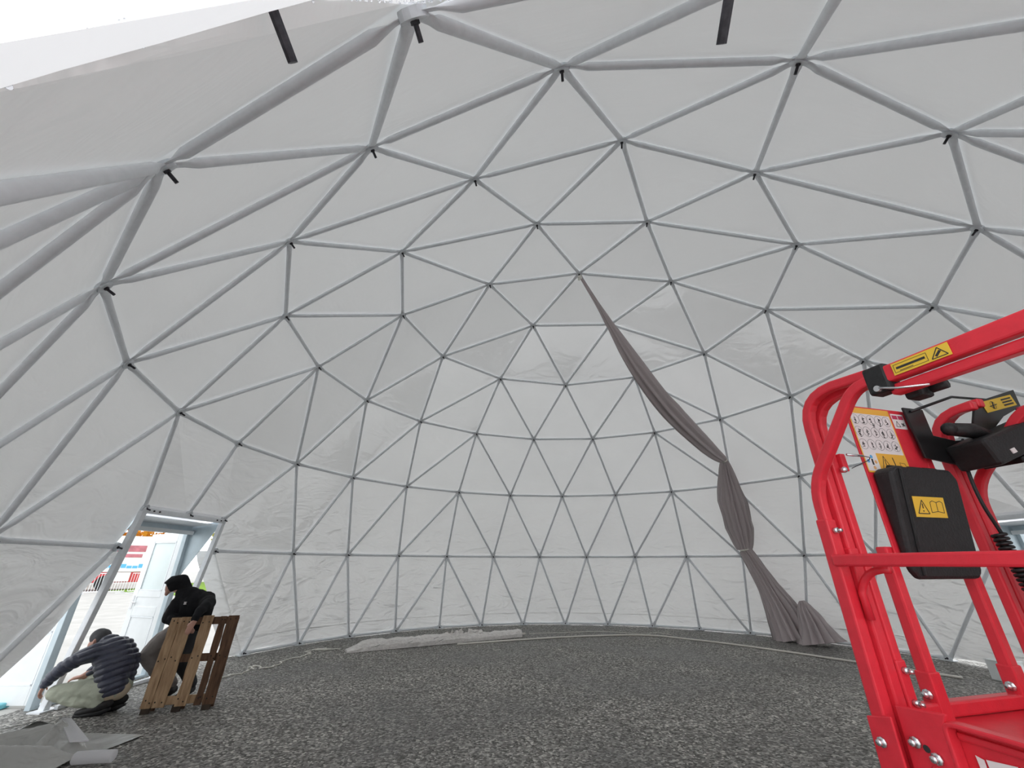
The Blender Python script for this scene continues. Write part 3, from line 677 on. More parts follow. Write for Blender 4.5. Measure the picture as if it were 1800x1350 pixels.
# white lettering, cut off by the picture edge
SB = .0262
def letter(polys):
    m_ = MB()
    for p_ in polys: m_.prism([LP(s_, SB + .004 - .004, z_) for s_, z_ in p_], -LB * .001)
    return m_
a(letter([[(.163, 1.200), (.178, 1.196), (.176, 1.11), (.168, 1.11)]]), 'letter_i', 'white_print')
a(letter([[(.182, 1.198), (.238, 1.204), (.238, 1.184), (.219, 1.183), (.216, 1.11), (.204, 1.11), (.206, 1.182), (.183, 1.180)]]), 'letter_t', 'white_print')
a(letter([[(.244, 1.205), (.290, 1.208), (.290, 1.192), (.258, 1.189), (.256, 1.11), (.244, 1.11)]]), 'letter_e', 'white_print')
# yellow warning sticker on the top rail
TB = -.0206
y1 = a(MB().prism([LP(.335, TB, 2.095), LP(.470, TB, 2.095), LP(.470, TB, 2.130), LP(.335, TB, 2.130)], -LB * .0008), 'rail_sticker', 'yellow', label='yellow warning sticker on the top rail')
ym = MB()
def sl(mb, pts, wd, close=True):
    for p, q in (list(zip(pts, pts[1:] + pts[:1])) if close else list(zip(pts, pts[1:]))): mb.bar(LP(p[0], TB - .0012, p[1]), LP(q[0], TB - .0012, q[1]), wd, .0005, LB)
sl(ym, [(.340, 2.101), (.420, 2.101), (.420, 2.124), (.340, 2.124)], .0010); sl(ym, [(.345, 2.113), (.415, 2.113)], .0065, False); sl(ym, [(.352, 2.104), (.385, 2.104)], .0015, False)
sl(ym, [(.428, 2.100), (.463, 2.100), (.446, 2.126)], .0022); sl(ym, [(.438, 2.104), (.450, 2.116)], .006, False); a(ym, 'rail_sticker_marks', 'ink', parent=y1)
# control box on its black bracket
br = MB(); KB = .04
br.prism([LP(KB, b_, z_) for b_, z_ in ((.461, 2.150), (.563, 2.150), (.562, 2.048), (.668, 2.036), (.74, 2.045), (.78, 1.99), (.76, 1.95), (.665, 1.937), (.475, 1.958))], LA * .008)
a(br, 'control_bracket', 'black_metal', bevel=.002)
ARM = [(.66, 1.99), (.70, 2.06), (.787, 2.178), (.82, 2.195), (1.07, 2.270), (1.06, 2.195), (.92, 2.14), (.84, 2.09), (.76, 1.97)]
arm = MB(); arm.prism([LP(.085, b_, z_) for b_, z_ in ARM], LA * .008); a(arm, 'bracket_arm', 'black_metal')
a(MB().prism([LP(.044, .60, 2.0), LP(.089, .66, 2.0), LP(.089, .76, 1.99), LP(.044, .76, 1.99)], Z * .006), 'bracket_web', 'black_metal')
ysp = lambda u_, v_, k_: LP(k_, .832 + u_ * .205 - v_ * .010, 2.146 + u_ * .053 + v_ * .044)
ys = a(MB().prism([ysp(0, 0, .0942), ysp(1, 0, .0942), ysp(1, 1, .0942), ysp(0, 1, .0942)], LA * .001), 'control_sticker', 'yellow', label='yellow pictogram sticker on the control bracket')
cm = MB(); disc(cm, ysp(.28, .5, .0962), .0145, .0162); cm.bar(ysp(.25, .2, .0964), ysp(.31, .8, .0964), .007, .0005, LA); cm.bar(ysp(.16, .45, .0964), ysp(.40, .50, .0964), .003, .0005, LA)
for v_ in (.25, .5, .75): cm.bar(ysp(.60, v_, .0964), ysp(.92, v_, .0964), .006, .0005, LA)
a(cm, 'control_sticker_marks', 'ink', parent=ys)
ex = (LB * .93 + LA * .12 + Z * .33).normalized(); ey = ex.cross(Z).normalized(); ez = ey.cross(ex) * -1; ez = ex.cross(ey)
if ez.z < 0: ez = -ez
cc = LP(.135, .79, 2.025)
ctl = a(MB().box(cc, (.42, .13, .095), (ex, ey, ez)), 'control_box', 'black_plastic', bevel=.012, label='black lift control box')
a(MB().box(cc - ez * .058 + ex * .06, (.34, .12, .02), (ex, ey, ez)), 'control_base', 'black_metal', bevel=.004)
for k in (-.06, .02): a(MB().ball(cc - ez * .052 + ex * k + (ey if ey.dot(LA) > 0 else -ey) * .062, .008, 8, 5), 'control_screw', 'zinc', True)
a(MB().box(cc - ex * .13 + (ey if ey.dot(LA) > 0 else -ey) * .066 - ez * .02, (.02, .004, .016), (ex, ey, ez)), 'control_tag', 'white_print')
kb = MB(); kb.tube([cc - ex * .08 + ez * .04, cc - ex * .13 + ez * .075, cc - ex * .21 + ez * .105], .027, 10, True, [.8, 1, .85]); kb.ball(cc - ex * .215 + ez * .107, .024, 10, 6); a(kb, 'joystick_boot', 'black_plastic', True)
a(MB().tube([cc + ex * .17 + ez * .045, cc + ex * .17 + ez * .085], .017, 12), 'stop_button', 'ink_red', True); a(MB().tube([cc + ex * .17 + ez * .04, cc + ex * .17 + ez * .058], .021, 12), 'stop_button_ring', 'yellow', True)
a(MB().tube([LP(.05, .49, 2.135), LP(.06, .735, 2.216), LP(.06, .94, 2.225), LP(.06, 1.075, 2.22), LP(.065, 1.116, 2.178), LP(.08, 1.13, 2.09)], .0052, 8), 'guard_bar', 'black_metal', True)
# cables: straight lead, then a coil
lead = smooth_path([LP(.06, .643, 1.95), LP(.06, .634, 1.86), LP(.06, .640, 1.79), LP(.06, .66, 1.725), LP(.06, .667, 1.70)], 6)
a(MB().tube(lead, .0055, 8), 'cable', 'rubber', True)
hx = []
c0, c1 = LP(.06, .648, 1.705), LP(.075, .690, 1.38)
for i in range(240):
    t = i / 239; ang = t * 24 * 2 * math.pi; p = c0 + (c1 - c0) * t; hx.append(p + LB * (.017 * math.cos(ang)) + LA * (.017 * math.sin(ang)))
a(MB().tube(hx, .0055, 6), 'coiled_cable', 'rubber', True)
# undercarriage below the deck
a(MB().prism([LP(.25, .12, .97), LP(.25, .66, .97), LP(1.25, .66, .97), LP(1.25, .12, .97)], -Z * .10), 'deck_beam', 'red', bevel=.01)
a(MB().box(LP(.75, .39, .58), (.22, .22, .62), (LB, LA, Z)), 'mast', 'black_metal', bevel=.01)
a(MB().box(LP(.75, .39, .25), (.55, 1.10, .22), (LB, LA, Z)), 'chassis', 'red', bevel=.02)
for s_ in (.35, 1.15):
    for b_ in (.05, .73): a(MB().tube([LP(s_, b_ - .05, .16), LP(s_, b_ + .05, .16)], .16, 24), 'wheel', 'tyre', False, .015)

# ------------------------------------------------------------------ wooden pallet held upright
pal = thing('pallet', 'weathered wooden pallet stood on edge by the worker in black', 'pallet', (-5.33, -.33, 0)); a = W(pal)
p0, p1 = V((-5.735, -.415, 0)), V((-4.945, -.250, 0)); ux = (p1 - p0).normalized(); wdt = (p1 - p0).length
lean = math.radians(5); nb = V((-ux.y, ux.x, 0)); uz = (Z * math.cos(lean) + nb * math.sin(lean) + ux * .035).normalized(); un = uz.cross(ux) * -1
un = ux.cross(uz); 
if un.dot(V((0, 1, 0))) < 0: un = -un
PQ = lambda x_, z_, k_: p0 + ux * x_ + uz * z_ + un * k_ + V((0, 0, .055))
def board(x0, x1, z0, z1, k0, k1, name, m, bev=.004, jag=0):
    nz = 8; pts = []; rg = random.Random(int(x0 * 1000) + int(z0 * 77))
    L_ = [(x0 + rg.uniform(-jag, jag), z0 + (z1 - z0) * i / nz) for i in range(nz + 1)]; R_ = [(x1 + rg.uniform(-jag, jag), z0 + (z1 - z0) * i / nz) for i in range(nz + 1)]
    return a(MB().prism([PQ(x_, z_, k0) for x_, z_ in L_ + R_[::-1]], un * (k1 - k0)), name, m, bevel=bev)
H = .93
for x0, x1, m, z1 in ((.0, .105, 'wood_light', H - .005), (.110, .245, 'wood_light', H), (.345, .465, 'wood_light', H + .012), (.545, .620, 'wood_dark', H), (.635, .760, 'wood_dark', H + .005)):
    board(x0, x1, .0, z1, 0, .02, 'board', m, jag=.006)
for z_ in (.02, .44, .84): board(.01, .755, z_, z_ + .085, .02, .042, 'stringer', 'wood_dark' if z_ > .1 else 'wood_light', jag=.002)
blk = MB()
for x_ in (.06, .37, .68):
    for z_ in (.0, .43, .83): a(MB().box(PQ(x_, z_ + .055, .09), (.10, .10, .095), (ux, uz, un)), 'block', 'wood_block', bevel=.004)
    board(x_ - .05, x_ + .05, -.05, H - .02, .138, .158, 'bottom_board', 'wood_dark', jag=.004)
    a(MB().box(PQ(x_, -.018, .03), (.085, .07, .05), (ux, uz, un)), 'foot', 'wood_block', bevel=.004)
nl = MB(); rg = random.Random(2)
for x_ in (.03, .08, .14, .21, .37, .43, .57, .60, .67, .73):
    for z_ in (.06, .48, .88): nl.ball(PQ(x_ + rg.uniform(-.01, .01), z_ + rg.uniform(-.02, .02), -.001), .0085, 6, 4)
a(nl, 'nails', 'nail', True)

# ------------------------------------------------------------------ people
def blob(chains, name, m, parent, voxel=.014, smooth=6, fn=None, flat=None):
    """tapered limb chains fused into one continuous surface"""
    b = MB()
    for ch in chains:
        for (p, r_), (q, r2) in zip(ch, ch[1:]):
            p, q = V(p), V(q); n_ = max(2, int((q - p).length / .02)); 
            pts = [p + (q - p) * (i / n_) for i in range(n_ + 1)]; sc_ = [(r_ + (r2 - r_) * (i / n_)) for i in range(n_ + 1)]
            b.tube(pts, 1.0, 14, True, sc_)
        for p, r_ in ch: b.ball(p, r_, 14, 9)
    o = b.build(name, m); 
    rm = o.modifiers.new('r', 'REMESH'); rm.mode = 'VOXEL'; rm.voxel_size = voxel
    sm = o.modifiers.new('s', 'SMOOTH'); sm.factor = .5; sm.iterations = smooth
    dg = bpy.context.evaluated_depsgraph_get(); me2 = bpy.data.meshes.new_from_object(o.evaluated_get(dg)); o.modifiers.clear(); o.data = me2
    if not len(me2.materials): me2.materials.append(M[m])
    for p in me2.polygons: p.use_smooth = True
    if fn:
        me2.update(); ns = [v.normal.copy() for v in me2.vertices]
        for v, nn_ in zip(me2.vertices, ns): v.co = v.co + nn_ * fn(v.co, nn_)
        me2.update()
    return keep(o, parent)
def hand(wrist, tip_dir, palm_n, curl=.5, s=1.0):
    """palm and five bent fingers as chains"""
    wv = V(wrist); d = V(tip_dir).normalized(); pn = V(palm_n).normalized(); sd = d.cross(pn).normalized(); out = []
    palm = wv + d * .045 * s
    for k in (-1, 0, 1): out.append([(wv + sd * k * .012, .020 * s), (wv + d * .085 * s + sd * k * .024 * s, .0145 * s)])
    for k, l_ in ((-1.5, .062), (-.5, .074), (.5, .070), (1.5, .055)):
        b0 = wv + d * .085 * s + sd * (k * .019 * s); d1 = (d * math.cos(curl * .6) + pn * math.sin(curl * .6)); d2 = (d * math.cos(curl * 1.7) + pn * math.sin(curl * 1.7))
        m1 = b0 + d1 * l_ * .5 * s; out.append([(b0, .0098 * s), (m1, .0092 * s), (m1 + d2 * l_ * .5 * s, .0078 * s)])
    t0 = wv + d * .025 * s - sd * .024 * s; t1 = t0 + (d * .55 - sd * .6 + pn * .35).normalized() * .042 * s; out.append([(t0, .0125 * s), (t1, .0105 * s), (t1 + (d * .8 - sd * .1 + pn * .5).normalized() * .034 * s, .0085 * s)])
    return out

# --- crouching worker, quilted jacket, facing the door post
cr = thing('person', 'crouching person in navy quilted jacket and pale khaki trousers working at the door post', 'person', (-6.35, -.32, 0))
yC = -.30
head = V((-6.545, -.27, .735)); hipc = V((-6.10, yC, .27))
body = [[((-6.20, yC, .27), .13), ((-6.22, yC, .45), .14), ((-6.34, yC, .62), .12), ((-6.44, yC, .69), .075), (head + V((.06, 0, -.03)), .06), (head, .088)],
        [(head, .088), (head + V((-.045, 0, -.05)), .066)], [(head + V((-.085, 0, -.045)), .028), (head + V((-.10, 0, -.065)), .016)], [(head + V((.01, -.088, -.02)), .018), (head + V((.015, -.092, .01)), .016)], [(head + V((.01, .088, -.02)), .018), (head + V((.015, .092, .01)), .016)],
        [((-6.43, -.46, .62), .07), ((-6.66, -.51, .49), .05), ((-6.79, -.50, .335), .033)], [((-6.43, -.14, .60), .07), ((-6.54, -.10, .42), .05), ((-6.64, -.20, .345), .033)],
        [((-6.20, -.39, .25), .10), ((-6.68, -.43, .235), .065), ((-6.20, -.42, .13), .05), ((-6.22, -.42, .06), .04), ((-6.32, -.40, .03), .03)],
        [((-6.20, -.20, .25), .10), ((-6.64, -.12, .29), .065), ((-6.16, -.24, .13), .05), ((-6.18, -.25, .06), .04), ((-6.28, -.25, .03), .03)]]
body += hand((-6.795, -.50, .33), (-.35, .1, -.9), (.6, .3, -.3), .6) + hand((-6.645, -.205, .342), (-.9, -.35, -.15), (0, .2, -1), .7)
blob(body, 'body', 'skin', cr, .011, 4)
def quilt(co, nn_):
    d = V((co.x + 6.20, 0, co.z - .27)); ax = V((-.36, -.0, .93)); h_ = d.dot(ax)
    if co.z < .62 and (co.x + 6.42) < -.06 and co.y < -.40: h_ = (V((co.x, 0, co.z)) - V((-6.43, 0, .62))).dot(V((-.62, 0, -.78)))
    return .019 * (abs(math.sin(math.pi * h_ / .066)) ** .6 - .7)
blob([[((-6.20, yC - .04, .325), .155), ((-6.22, yC - .03, .47), .185), ((-6.31, yC - .02, .60), .175), ((-6.40, yC, .67), .125)], [((-6.20, yC + .09, .325), .150), ((-6.22, yC + .09, .47), .170), ((-6.31, yC + .08, .60), .160)], [((-6.16, yC - .06, .285), .15), ((-6.24, yC, .27), .15)],
      [((-6.40, -.45, .63), .100), ((-6.54, -.49, .575), .082), ((-6.66, -.51, .49), .074), ((-6.74, -.51, .41), .062), ((-6.795, -.50, .335), .048)],
      [((-6.41, -.15, .62), .10), ((-6.54, -.10, .44), .072), ((-6.61, -.16, .365), .052)]], 'jacket', 'puffer', cr, .010, 2, quilt)
# collar and hood roll
co_ = [(head + V((.115 + .03 * math.cos(t), .115 * math.sin(t) , -.035 + .085 * math.cos(t) * -.2 + .045 * abs(math.cos(t)))), .045) for t in [i * math.pi / 8 - math.pi / 2 for i in range(9)]]
blob([co_, [(head + V((.09, -.09, -.06)), .05), (head + V((.16, 0, .0)), .058), (head + V((.09, .09, -.06)), .05)]], 'hood', 'puffer', cr, .012, 4, lambda c, n_: .004 * math.sin(c.y * 70))
capv = [[(head + V((.012, 0, .022)), .097), (head + V((-.02, 0, .035)), .092)]]
blob(capv, 'cap', 'cap', cr, .011, 3)
blob([[((-6.20, -.38, .245), .13), ((-6.44, -.42, .26), .10), ((-6.70, -.44, .235), .080), ((-6.46, -.44, .165), .072), ((-6.21, -.42, .13), .062)],
      [((-6.20, -.21, .245), .13), ((-6.42, -.15, .28), .10), ((-6.66, -.11, .295), .080), ((-6.40, -.18, .19), .072), ((-6.17, -.24, .13), .062)], [((-6.15, -.36, .24), .12), ((-6.15, -.23, .24), .12)]], 'trousers', 'trouser_khaki', cr, .012, 3, lambda c, n_: .008 * noise.noise(c * 14) + .005 * noise.noise(c * 30))
blob([[((-6.14, -.38, .225), .10), ((-6.11, -.30, .22), .105), ((-6.14, -.22, .225), .10)]], 'undershirt', 'tee', cr, .014, 3)
for y_, x_ in ((-.42, -6.19), (-.25, -6.15)):
    sh = blob([[((x_ + .085, y_ + .02, .115), .048), ((x_ + .02, y_ + .01, .095), .058), ((x_ - .06, y_, .065), .050), ((x_ - .15, y_ - .02, .043), .040), ((x_ - .185, y_ - .025, .038), .034)]], 'shoe', 'shoe', cr, .010, 3)
    so = MB(); so.tube([(x_ + .11, y_ + .025, .075), (x_ + .03, y_ + .015, .035), (x_ - .08, y_ - .005, .014), (x_ - .21, y_ - .03, .012)], 1, 10, True, [.03, .042, .044, .030]); so.v = [(q[0], q[1], max(.002, min(q[2], .07))) for q in so.v]
    o = so.build('sole', 'rubber', None, True); o.parent = sh; o.matrix_parent_inverse = Matrix.Identity(4)

# --- bent worker in black hooded top, holding the pallet
bp_ = thing('person', 'stooping person in black hooded top and grey trousers holding the pallet', 'person', (-5.75, .18, 0))
hd2 = V((-6.075, .10, 1.345)); fdir = V((-.72, -.35, -.60)).normalized()
tors = [((-5.80, .24, .74), .125), ((-5.80, .22, .90), .135), ((-5.80, .18, 1.06), .14), ((-5.88, .14, 1.18), .10), ((-5.98, .12, 1.265), .06), (hd2, .09)]
Lh, Rh = V((-5.375, -.435, .945)), V((-5.68, -.10, .88))
body = [tors, [(hd2, .09), (hd2 + fdir * .05, .072)], [(hd2 + fdir * .095 + V((0, 0, -.0)), .026), (hd2 + fdir * .118, .015)], [(hd2 + fdir * .085 + V((0, 0, -.05)), .030), (hd2 + fdir * .09 + V((0, 0, -.07)), .024)],
        [((-5.66, .14, 1.15), .075), ((-5.47, -.05, 1.11), .05), ((-5.385, -.32, 1.075), .04), (Lh, .032)], [((-5.98, .12, 1.10), .07), ((-5.97, .0, .95), .05), (Rh, .034)],
        [((-5.90, .22, .72), .08), ((-6.13, .13, .49), .055), ((-5.84, .23, .16), .042), ((-5.82, .20, .08), .034), ((-5.83, .12, .06), .024)], [((-5.70, .24, .72), .08), ((-5.66, .01, .45), .05), ((-5.60, .25, .15), .042), ((-5.60, .20, .08), .034), ((-5.61, .12, .06), .024)]]
body += hand(Lh, (-.35, -.06, -.92), (-.1, .9, -.1), .35) + hand(Rh, (.85, .05, -.5), (.1, .3, -.7), .5)
blob(body, 'body', 'skin', bp_, .011, 4)
blob([[((-5.80, .22, .82), .165), ((-5.80, .19, .98), .185), ((-5.78, .16, 1.10), .18), ((-5.86, .14, 1.18), .13), ((-5.95, .12, 1.235), .095)], [((-5.92, .18, .84), .11), ((-5.92, .15, 1.05), .13)], [((-5.68, .20, .84), .12), ((-5.66, .16, 1.08), .135)],
      [((-5.63, .13, 1.14), .115), ((-5.55, .04, 1.12), .095), ((-5.47, -.06, 1.11), .082), ((-5.40, -.24, 1.09), .064), ((-5.383, -.37, 1.05), .054), ((-5.378, -.425, .975), .046)],
      [((-5.97, .12, 1.10), .105), ((-5.98, .06, 1.01), .088), ((-5.97, .0, .95), .078), ((-5.84, -.05, .90), .060), ((-5.70, -.09, .885), .046)]], 'hooded_top', 'hoodie', bp_, .013, 4, lambda c, n_: .008 * noise.noise(c * 11) + .004 * noise.noise(c * 26))
hood = []
bk = hd2 - fdir * .03
for t in range(9):
    an = math.radians(-125 + t * 31); sdv = fdir.cross(Z).normalized(); upv = sdv.cross(fdir).normalized()
    c = hd2 + sdv * (.075 * math.sin(an)) + upv * (.075 * math.cos(an)); hood.append([(c + fdir * .055, .030), (c - fdir * .03, .038), (bk - fdir * .05 + (c - hd2) * .4, .05)])
hood.append([(bk - fdir * .04, .085), (V((-5.95, .14, 1.25)), .095), (V((-5.90, .15, 1.19)), .11)])
hood.append([(hd2 + upv * .085 + fdir * .08, .022), (hd2 + upv * .09, .035)])
blob(hood, 'hood', 'hoodie', bp_, .012, 3, lambda c, n_: .005 * noise.noise(c * 18))
lgm = MB(); lp = V((-5.80, -.022, 1.115)); 
for k in range(3): lgm.box(lp + V((.0, -.0, .012 * k - .01)), (.032 - .006 * (k == 1), .012, .007))
keep(lgm.build('chest_logo', 'white_print'), bp_)
blob([[((-5.92, .22, .77), .135), ((-6.07, .17, .66), .125), ((-6.17, .12, .50), .105), ((-6.04, .16, .34), .085), ((-5.84, .23, .17), .072)], [((-5.84, .24, .78), .14), ((-5.76, .24, .78), .14)]], 'trousers', 'trouser_grey', bp_, .013, 4, lambda c, n_: .010 * noise.noise(c * 12) + .005 * noise.noise(c * 28))
blob([[((-5.70, .24, .76), .13), ((-5.69, .12, .60), .11), ((-5.66, .0, .45), .092), ((-5.62, .14, .30), .08), ((-5.60, .25, .16), .07)]], 'trouser_leg', 'trouser_dark', bp_, .013, 4)
for x_, y_ in ((-5.82, .20), (-5.60, .21)):
    sh = blob([[((x_ + .005, y_ + .07, .09), .05), ((x_, y_, .085), .055), ((x_ - .02, y_ - .09, .055), .046), ((x_ - .04, y_ - .17, .042), .038)]], 'shoe', 'shoe', bp_, .010, 3)
# ------------------------------------------------------------------ things lying on the floor
wr = thing('wrapped_bundle', 'long bundle in white plastic wrap lying on the gravel', 'bundle', (-2.7, 4.05, 0)); a = W(wr)
b0, b1 = V((-4.46, 3.20, 0)), V((-.86, 4.92, 0)); du = (b1 - b0).normalized(); dn = V((-du.y, du.x, 0)); rg = random.Random(11)
pts = []; nn = 40; vs = []; pf = [(-.15, .005), (-.16, .06), (-.12, .105), (-.02, .125), (.08, .115), (.15, .09), (.16, .03), (.15, .005)]
for i in range(nn + 1):
    t = i / nn; c = b0 + (b1 - b0) * t; taper = min(1, .25 + t * 9)
    for (x_, z_) in pf: vs.append(c + dn * (x_ * (1 + rg.uniform(-.06, .06)) * (.85 if t > .62 else 1)) + Z * max(.004, z_ * 1.5 * taper * (1 + rg.uniform(-.12, .12)) * (.85 if t > .62 else 1)))
k_ = len(pf); fs = [(i * k_ + j, i * k_ + j + 1, (i + 1) * k_ + j + 1, (i + 1) * k_ + j) for i in range(nn) for j in range(k_ - 1)] + [tuple(range(k_))[::-1], tuple(range(nn * k_, nn * k_ + k_))] + [(i * k_ + k_ - 1, i * k_, (i + 1) * k_, (i + 1) * k_ + k_ - 1) for i in range(nn)]
a(MB().add(vs, fs), 'wrapping', 'wrap')
ru = MB()
for i in range(26):
    c = b0 + du * (2.05 + .10 * i * .35) + dn * rg.uniform(-.12, .12) + Z * rg.uniform(.13, .20); e = V((rg.uniform(-1, 1), rg.uniform(-1, 1), rg.uniform(-.2, 1))).normalized() * rg.uniform(.04, .12); f_ = e.orthogonal().normalized() * rg.uniform(.04, .10)
    ru.add([c - e, c + f_, c + e, c - f_ * .6], [(0, 1, 2, 3)])
a(ru, 'torn_wrap', 'wrap')
a(MB().bar(b0 + du * 3.75 + Z * .06, b0 + du * 4.15 + Z * .06, .05, .03), 'rod_end', 'pvc_pipe'); a(MB().ball(b0 + du * 3.72 + dn * .1 + Z * .12, .035, 8, 5), 'cap_end', 'pvc_pipe', True)
mk = MB()
for t, x_, z_ in ((.13, -.160, .08), (.30, -.160, .10), (.44, -.155, .13), (.47, -.160, .08)):
    c = b0 + (b1 - b0) * t + dn * (x_ - .012) + Z * z_; mk.bar(c, c + du * .10 + Z * .03, .012, .004)
a(mk, 'print_marks', 'ink', kind='stuff')
pipe = smooth_path([(-2.3, 3.85, .02), (-1.34, 4.20, .02), (.4, 4.72, .02), (2.17, 4.86, .02), (3.1, 4.15, .02), (3.97, 3.14, .02), (4.88, 1.74, .02), (5.62, .55, .02)], 8)
o = MB().tube(pipe, .018, 8).build('plastic_pipe', 'pvc_pipe', None, True); o['label'] = 'thin cream plastic pipe lying in an arc on the gravel'; o['category'] = 'pipe'
def wander(pts, amp, seed, n_=8):
    rg_ = random.Random(seed); P_ = smooth_path(pts, n_); return [p + V((rg_.uniform(-amp, amp), rg_.uniform(-amp, amp), 0)) for p in P_]
o = MB().tube(smooth_path(wander([(-5.75, 1.25, .01), (-5.55, 1.75, .01), (-5.65, 2.0, .012), (-5.35, 1.9, .01), (-5.30, 2.4, .01), (-5.1, 3.0, .012), (-5.25, 3.35, .01), (-5.05, 3.6, .01), (-4.9, 3.45, .012), (-5.1, 3.40, .02), (-4.65, 3.5, .01)], .05, 5), 3), .009, 6).build('rope', 'rope', None, True)
o['label'] = 'tangled white rope on the gravel beside the doorway'; o['category'] = 'rope'
o = MB().tube(smooth_path(wander([(-.6, 5.3, .01), (.6, 5.5, .01), (1.3, 5.6, .01), (2.2, 5.15, .01), (2.7, 5.3, .01), (2.9, 4.9, .01)], .03, 6), 3), .006, 6).build('rope', 'rope', None, True)
o['label'] = 'thin white cord near the far wall behind the pipe'; o['category'] = 'rope'
# crumpled sheet in the corner: gathered folds
tp = thing('fabric_pile', 'crumpled grey white cover sheet piled on the gravel by the door', 'fabric sheet', (-5.9, -1.2, 0)); a = W(tp)
def pile(c0, ax, ay, lx, ly, h_, seed, name, m='sheet_grey', nx=34, ny=26, pw=.55):
    b = MB(); vs = []; ax, ay, c0 = V(ax).normalized(), V(ay).normalized(), V(c0)
    for i in range(nx + 1):
        for j in range(ny + 1):
            u_, v_ = i / nx * 2 - 1, j / ny * 2 - 1; e = max(0, 1 - max(abs(u_), abs(v_)) ** 2.2) ** pw
            rdg = 1 - abs(noise.noise(V((u_ * .7 + seed, v_ * 1.7 + .5 * u_, seed)))) * 2.4
            z = .012 + e * h_ * (.40 + .60 * rdg + .06 * noise.noise(V((u_ * 4, v_ * 4, seed))))
            k = 1 + .12 * noise.noise(V((u_ * 2, v_ * 2, seed + 5)))
            vs.append(c0 + ax * (u_ * lx * k) + ay * (v_ * ly * k) + Z * max(.006, z))
    b.add(vs, [(i * (ny + 1) + j, (i + 1) * (ny + 1) + j, (i + 1) * (ny + 1) + j + 1, i * (ny + 1) + j + 1) for i in range(nx) for j in range(ny)])
    return a(b, name, m, True)
def folds(ridges, x0, x1, y0, y1, seed, name, m='sheet_grey', nx=56, ny=44):
    b = MB(); vs = []
    for i in range(nx + 1):
        for j in range(ny + 1):
            u_, v_ = i / nx, j / ny; p = V((x0 + (x1 - x0) * u_ + .22 * v_ - .1, y0 + (y1 - y0) * v_ - .16 * u_ + .05, 0)); z = 0
            for (q0, q1, h0, h1, w_) in ridges:
                q0, q1 = V((*q0, 0)), V((*q1, 0)); d = q1 - q0; t = max(0, min(1, (p - q0).dot(d) / d.dot(d))); ds = (p - (q0 + d * t)).length
                z = max(z, (h0 + (h1 - h0) * t) * max(0, 1 - (ds / w_) ** 1.15))
            e = min(1, 7 * min(u_, 1 - u_, v_, 1 - v_)); z = z * (.25 + .75 * e) + .012 * noise.noise(V((p.x * 6, p.y * 6, seed))) * e
            vs.append(p + Z * max(.006, z + .012))
    b.add(vs, [(i * (ny + 1) + j, (i + 1) * (ny + 1) + j, (i + 1) * (ny + 1) + j + 1, i * (ny + 1) + j + 1) for i in range(nx) for j in range(ny)])
    return a(b, name, m, True)
folds([((-6.75, -1.32), (-6.12, -.98), .10, .16, .17), ((-6.12, -.98), (-5.55, -1.50), .16, .10, .14), ((-6.7, -1.55), (-5.85, -1.42), .10, .20, .16), ((-6.3, -1.85), (-5.35, -1.72), .20, .12, .15), ((-5.9, -1.25), (-5.72, -1.62), .20, .14, .10)], -6.52, -5.30, -1.95, -.96, 2.2, 'sheet_fold')
rl = MB(); rl.sweep([V((-5.28, -1.76, .06)), V((-5.12, -1.74, .06)), V((-4.98, -1.72, .055))], [(.045 * math.cos(t / 12 * 6.283), .055 * math.sin(t / 12 * 6.283)) for t in range(12)], Z); a(rl, 'rolled_edge', 'flap_white', True, .01)
sl_ = MB(); sl_.prism([V((-6.50, -1.18, .10)), V((-6.12, -.96, .150)), V((-5.98, -1.08, .19)), V((-6.35, -1.36, .15))], V((0, 0, .006))); a(sl_, 'sheet_corner', 'sheet_grey')
sl_ = MB(); sl_.prism([V((-6.12, -1.00, .135)), V((-6.02, -.97, .120)), V((-5.38, -1.52, .10)), V((-5.50, -1.58, .115))], V((0, 0, .012))); a(sl_, 'sheet_hem', 'flap_white')
o = MB().box((-7.70, -.12, .035), (.42, .16, .06), (V((1, .05, 0)).normalized(), V((-.05, 1, 0)).normalized(), Z)).build('foam_block', 'bottle_blue', None, False, .015); o['label'] = 'light blue slab on the ground outside the open door'; o['category'] = 'slab'
o = MB(); o.box((6.22, .40, .13), (.30, .26, .26)); o.box((6.22, .40, .265), (.32, .28, .012)); o = o.build('plinth_block', 'white_door', None, False, .01); o['label'] = 'small white block on the gravel behind the red lift'; o['category'] = 'block'

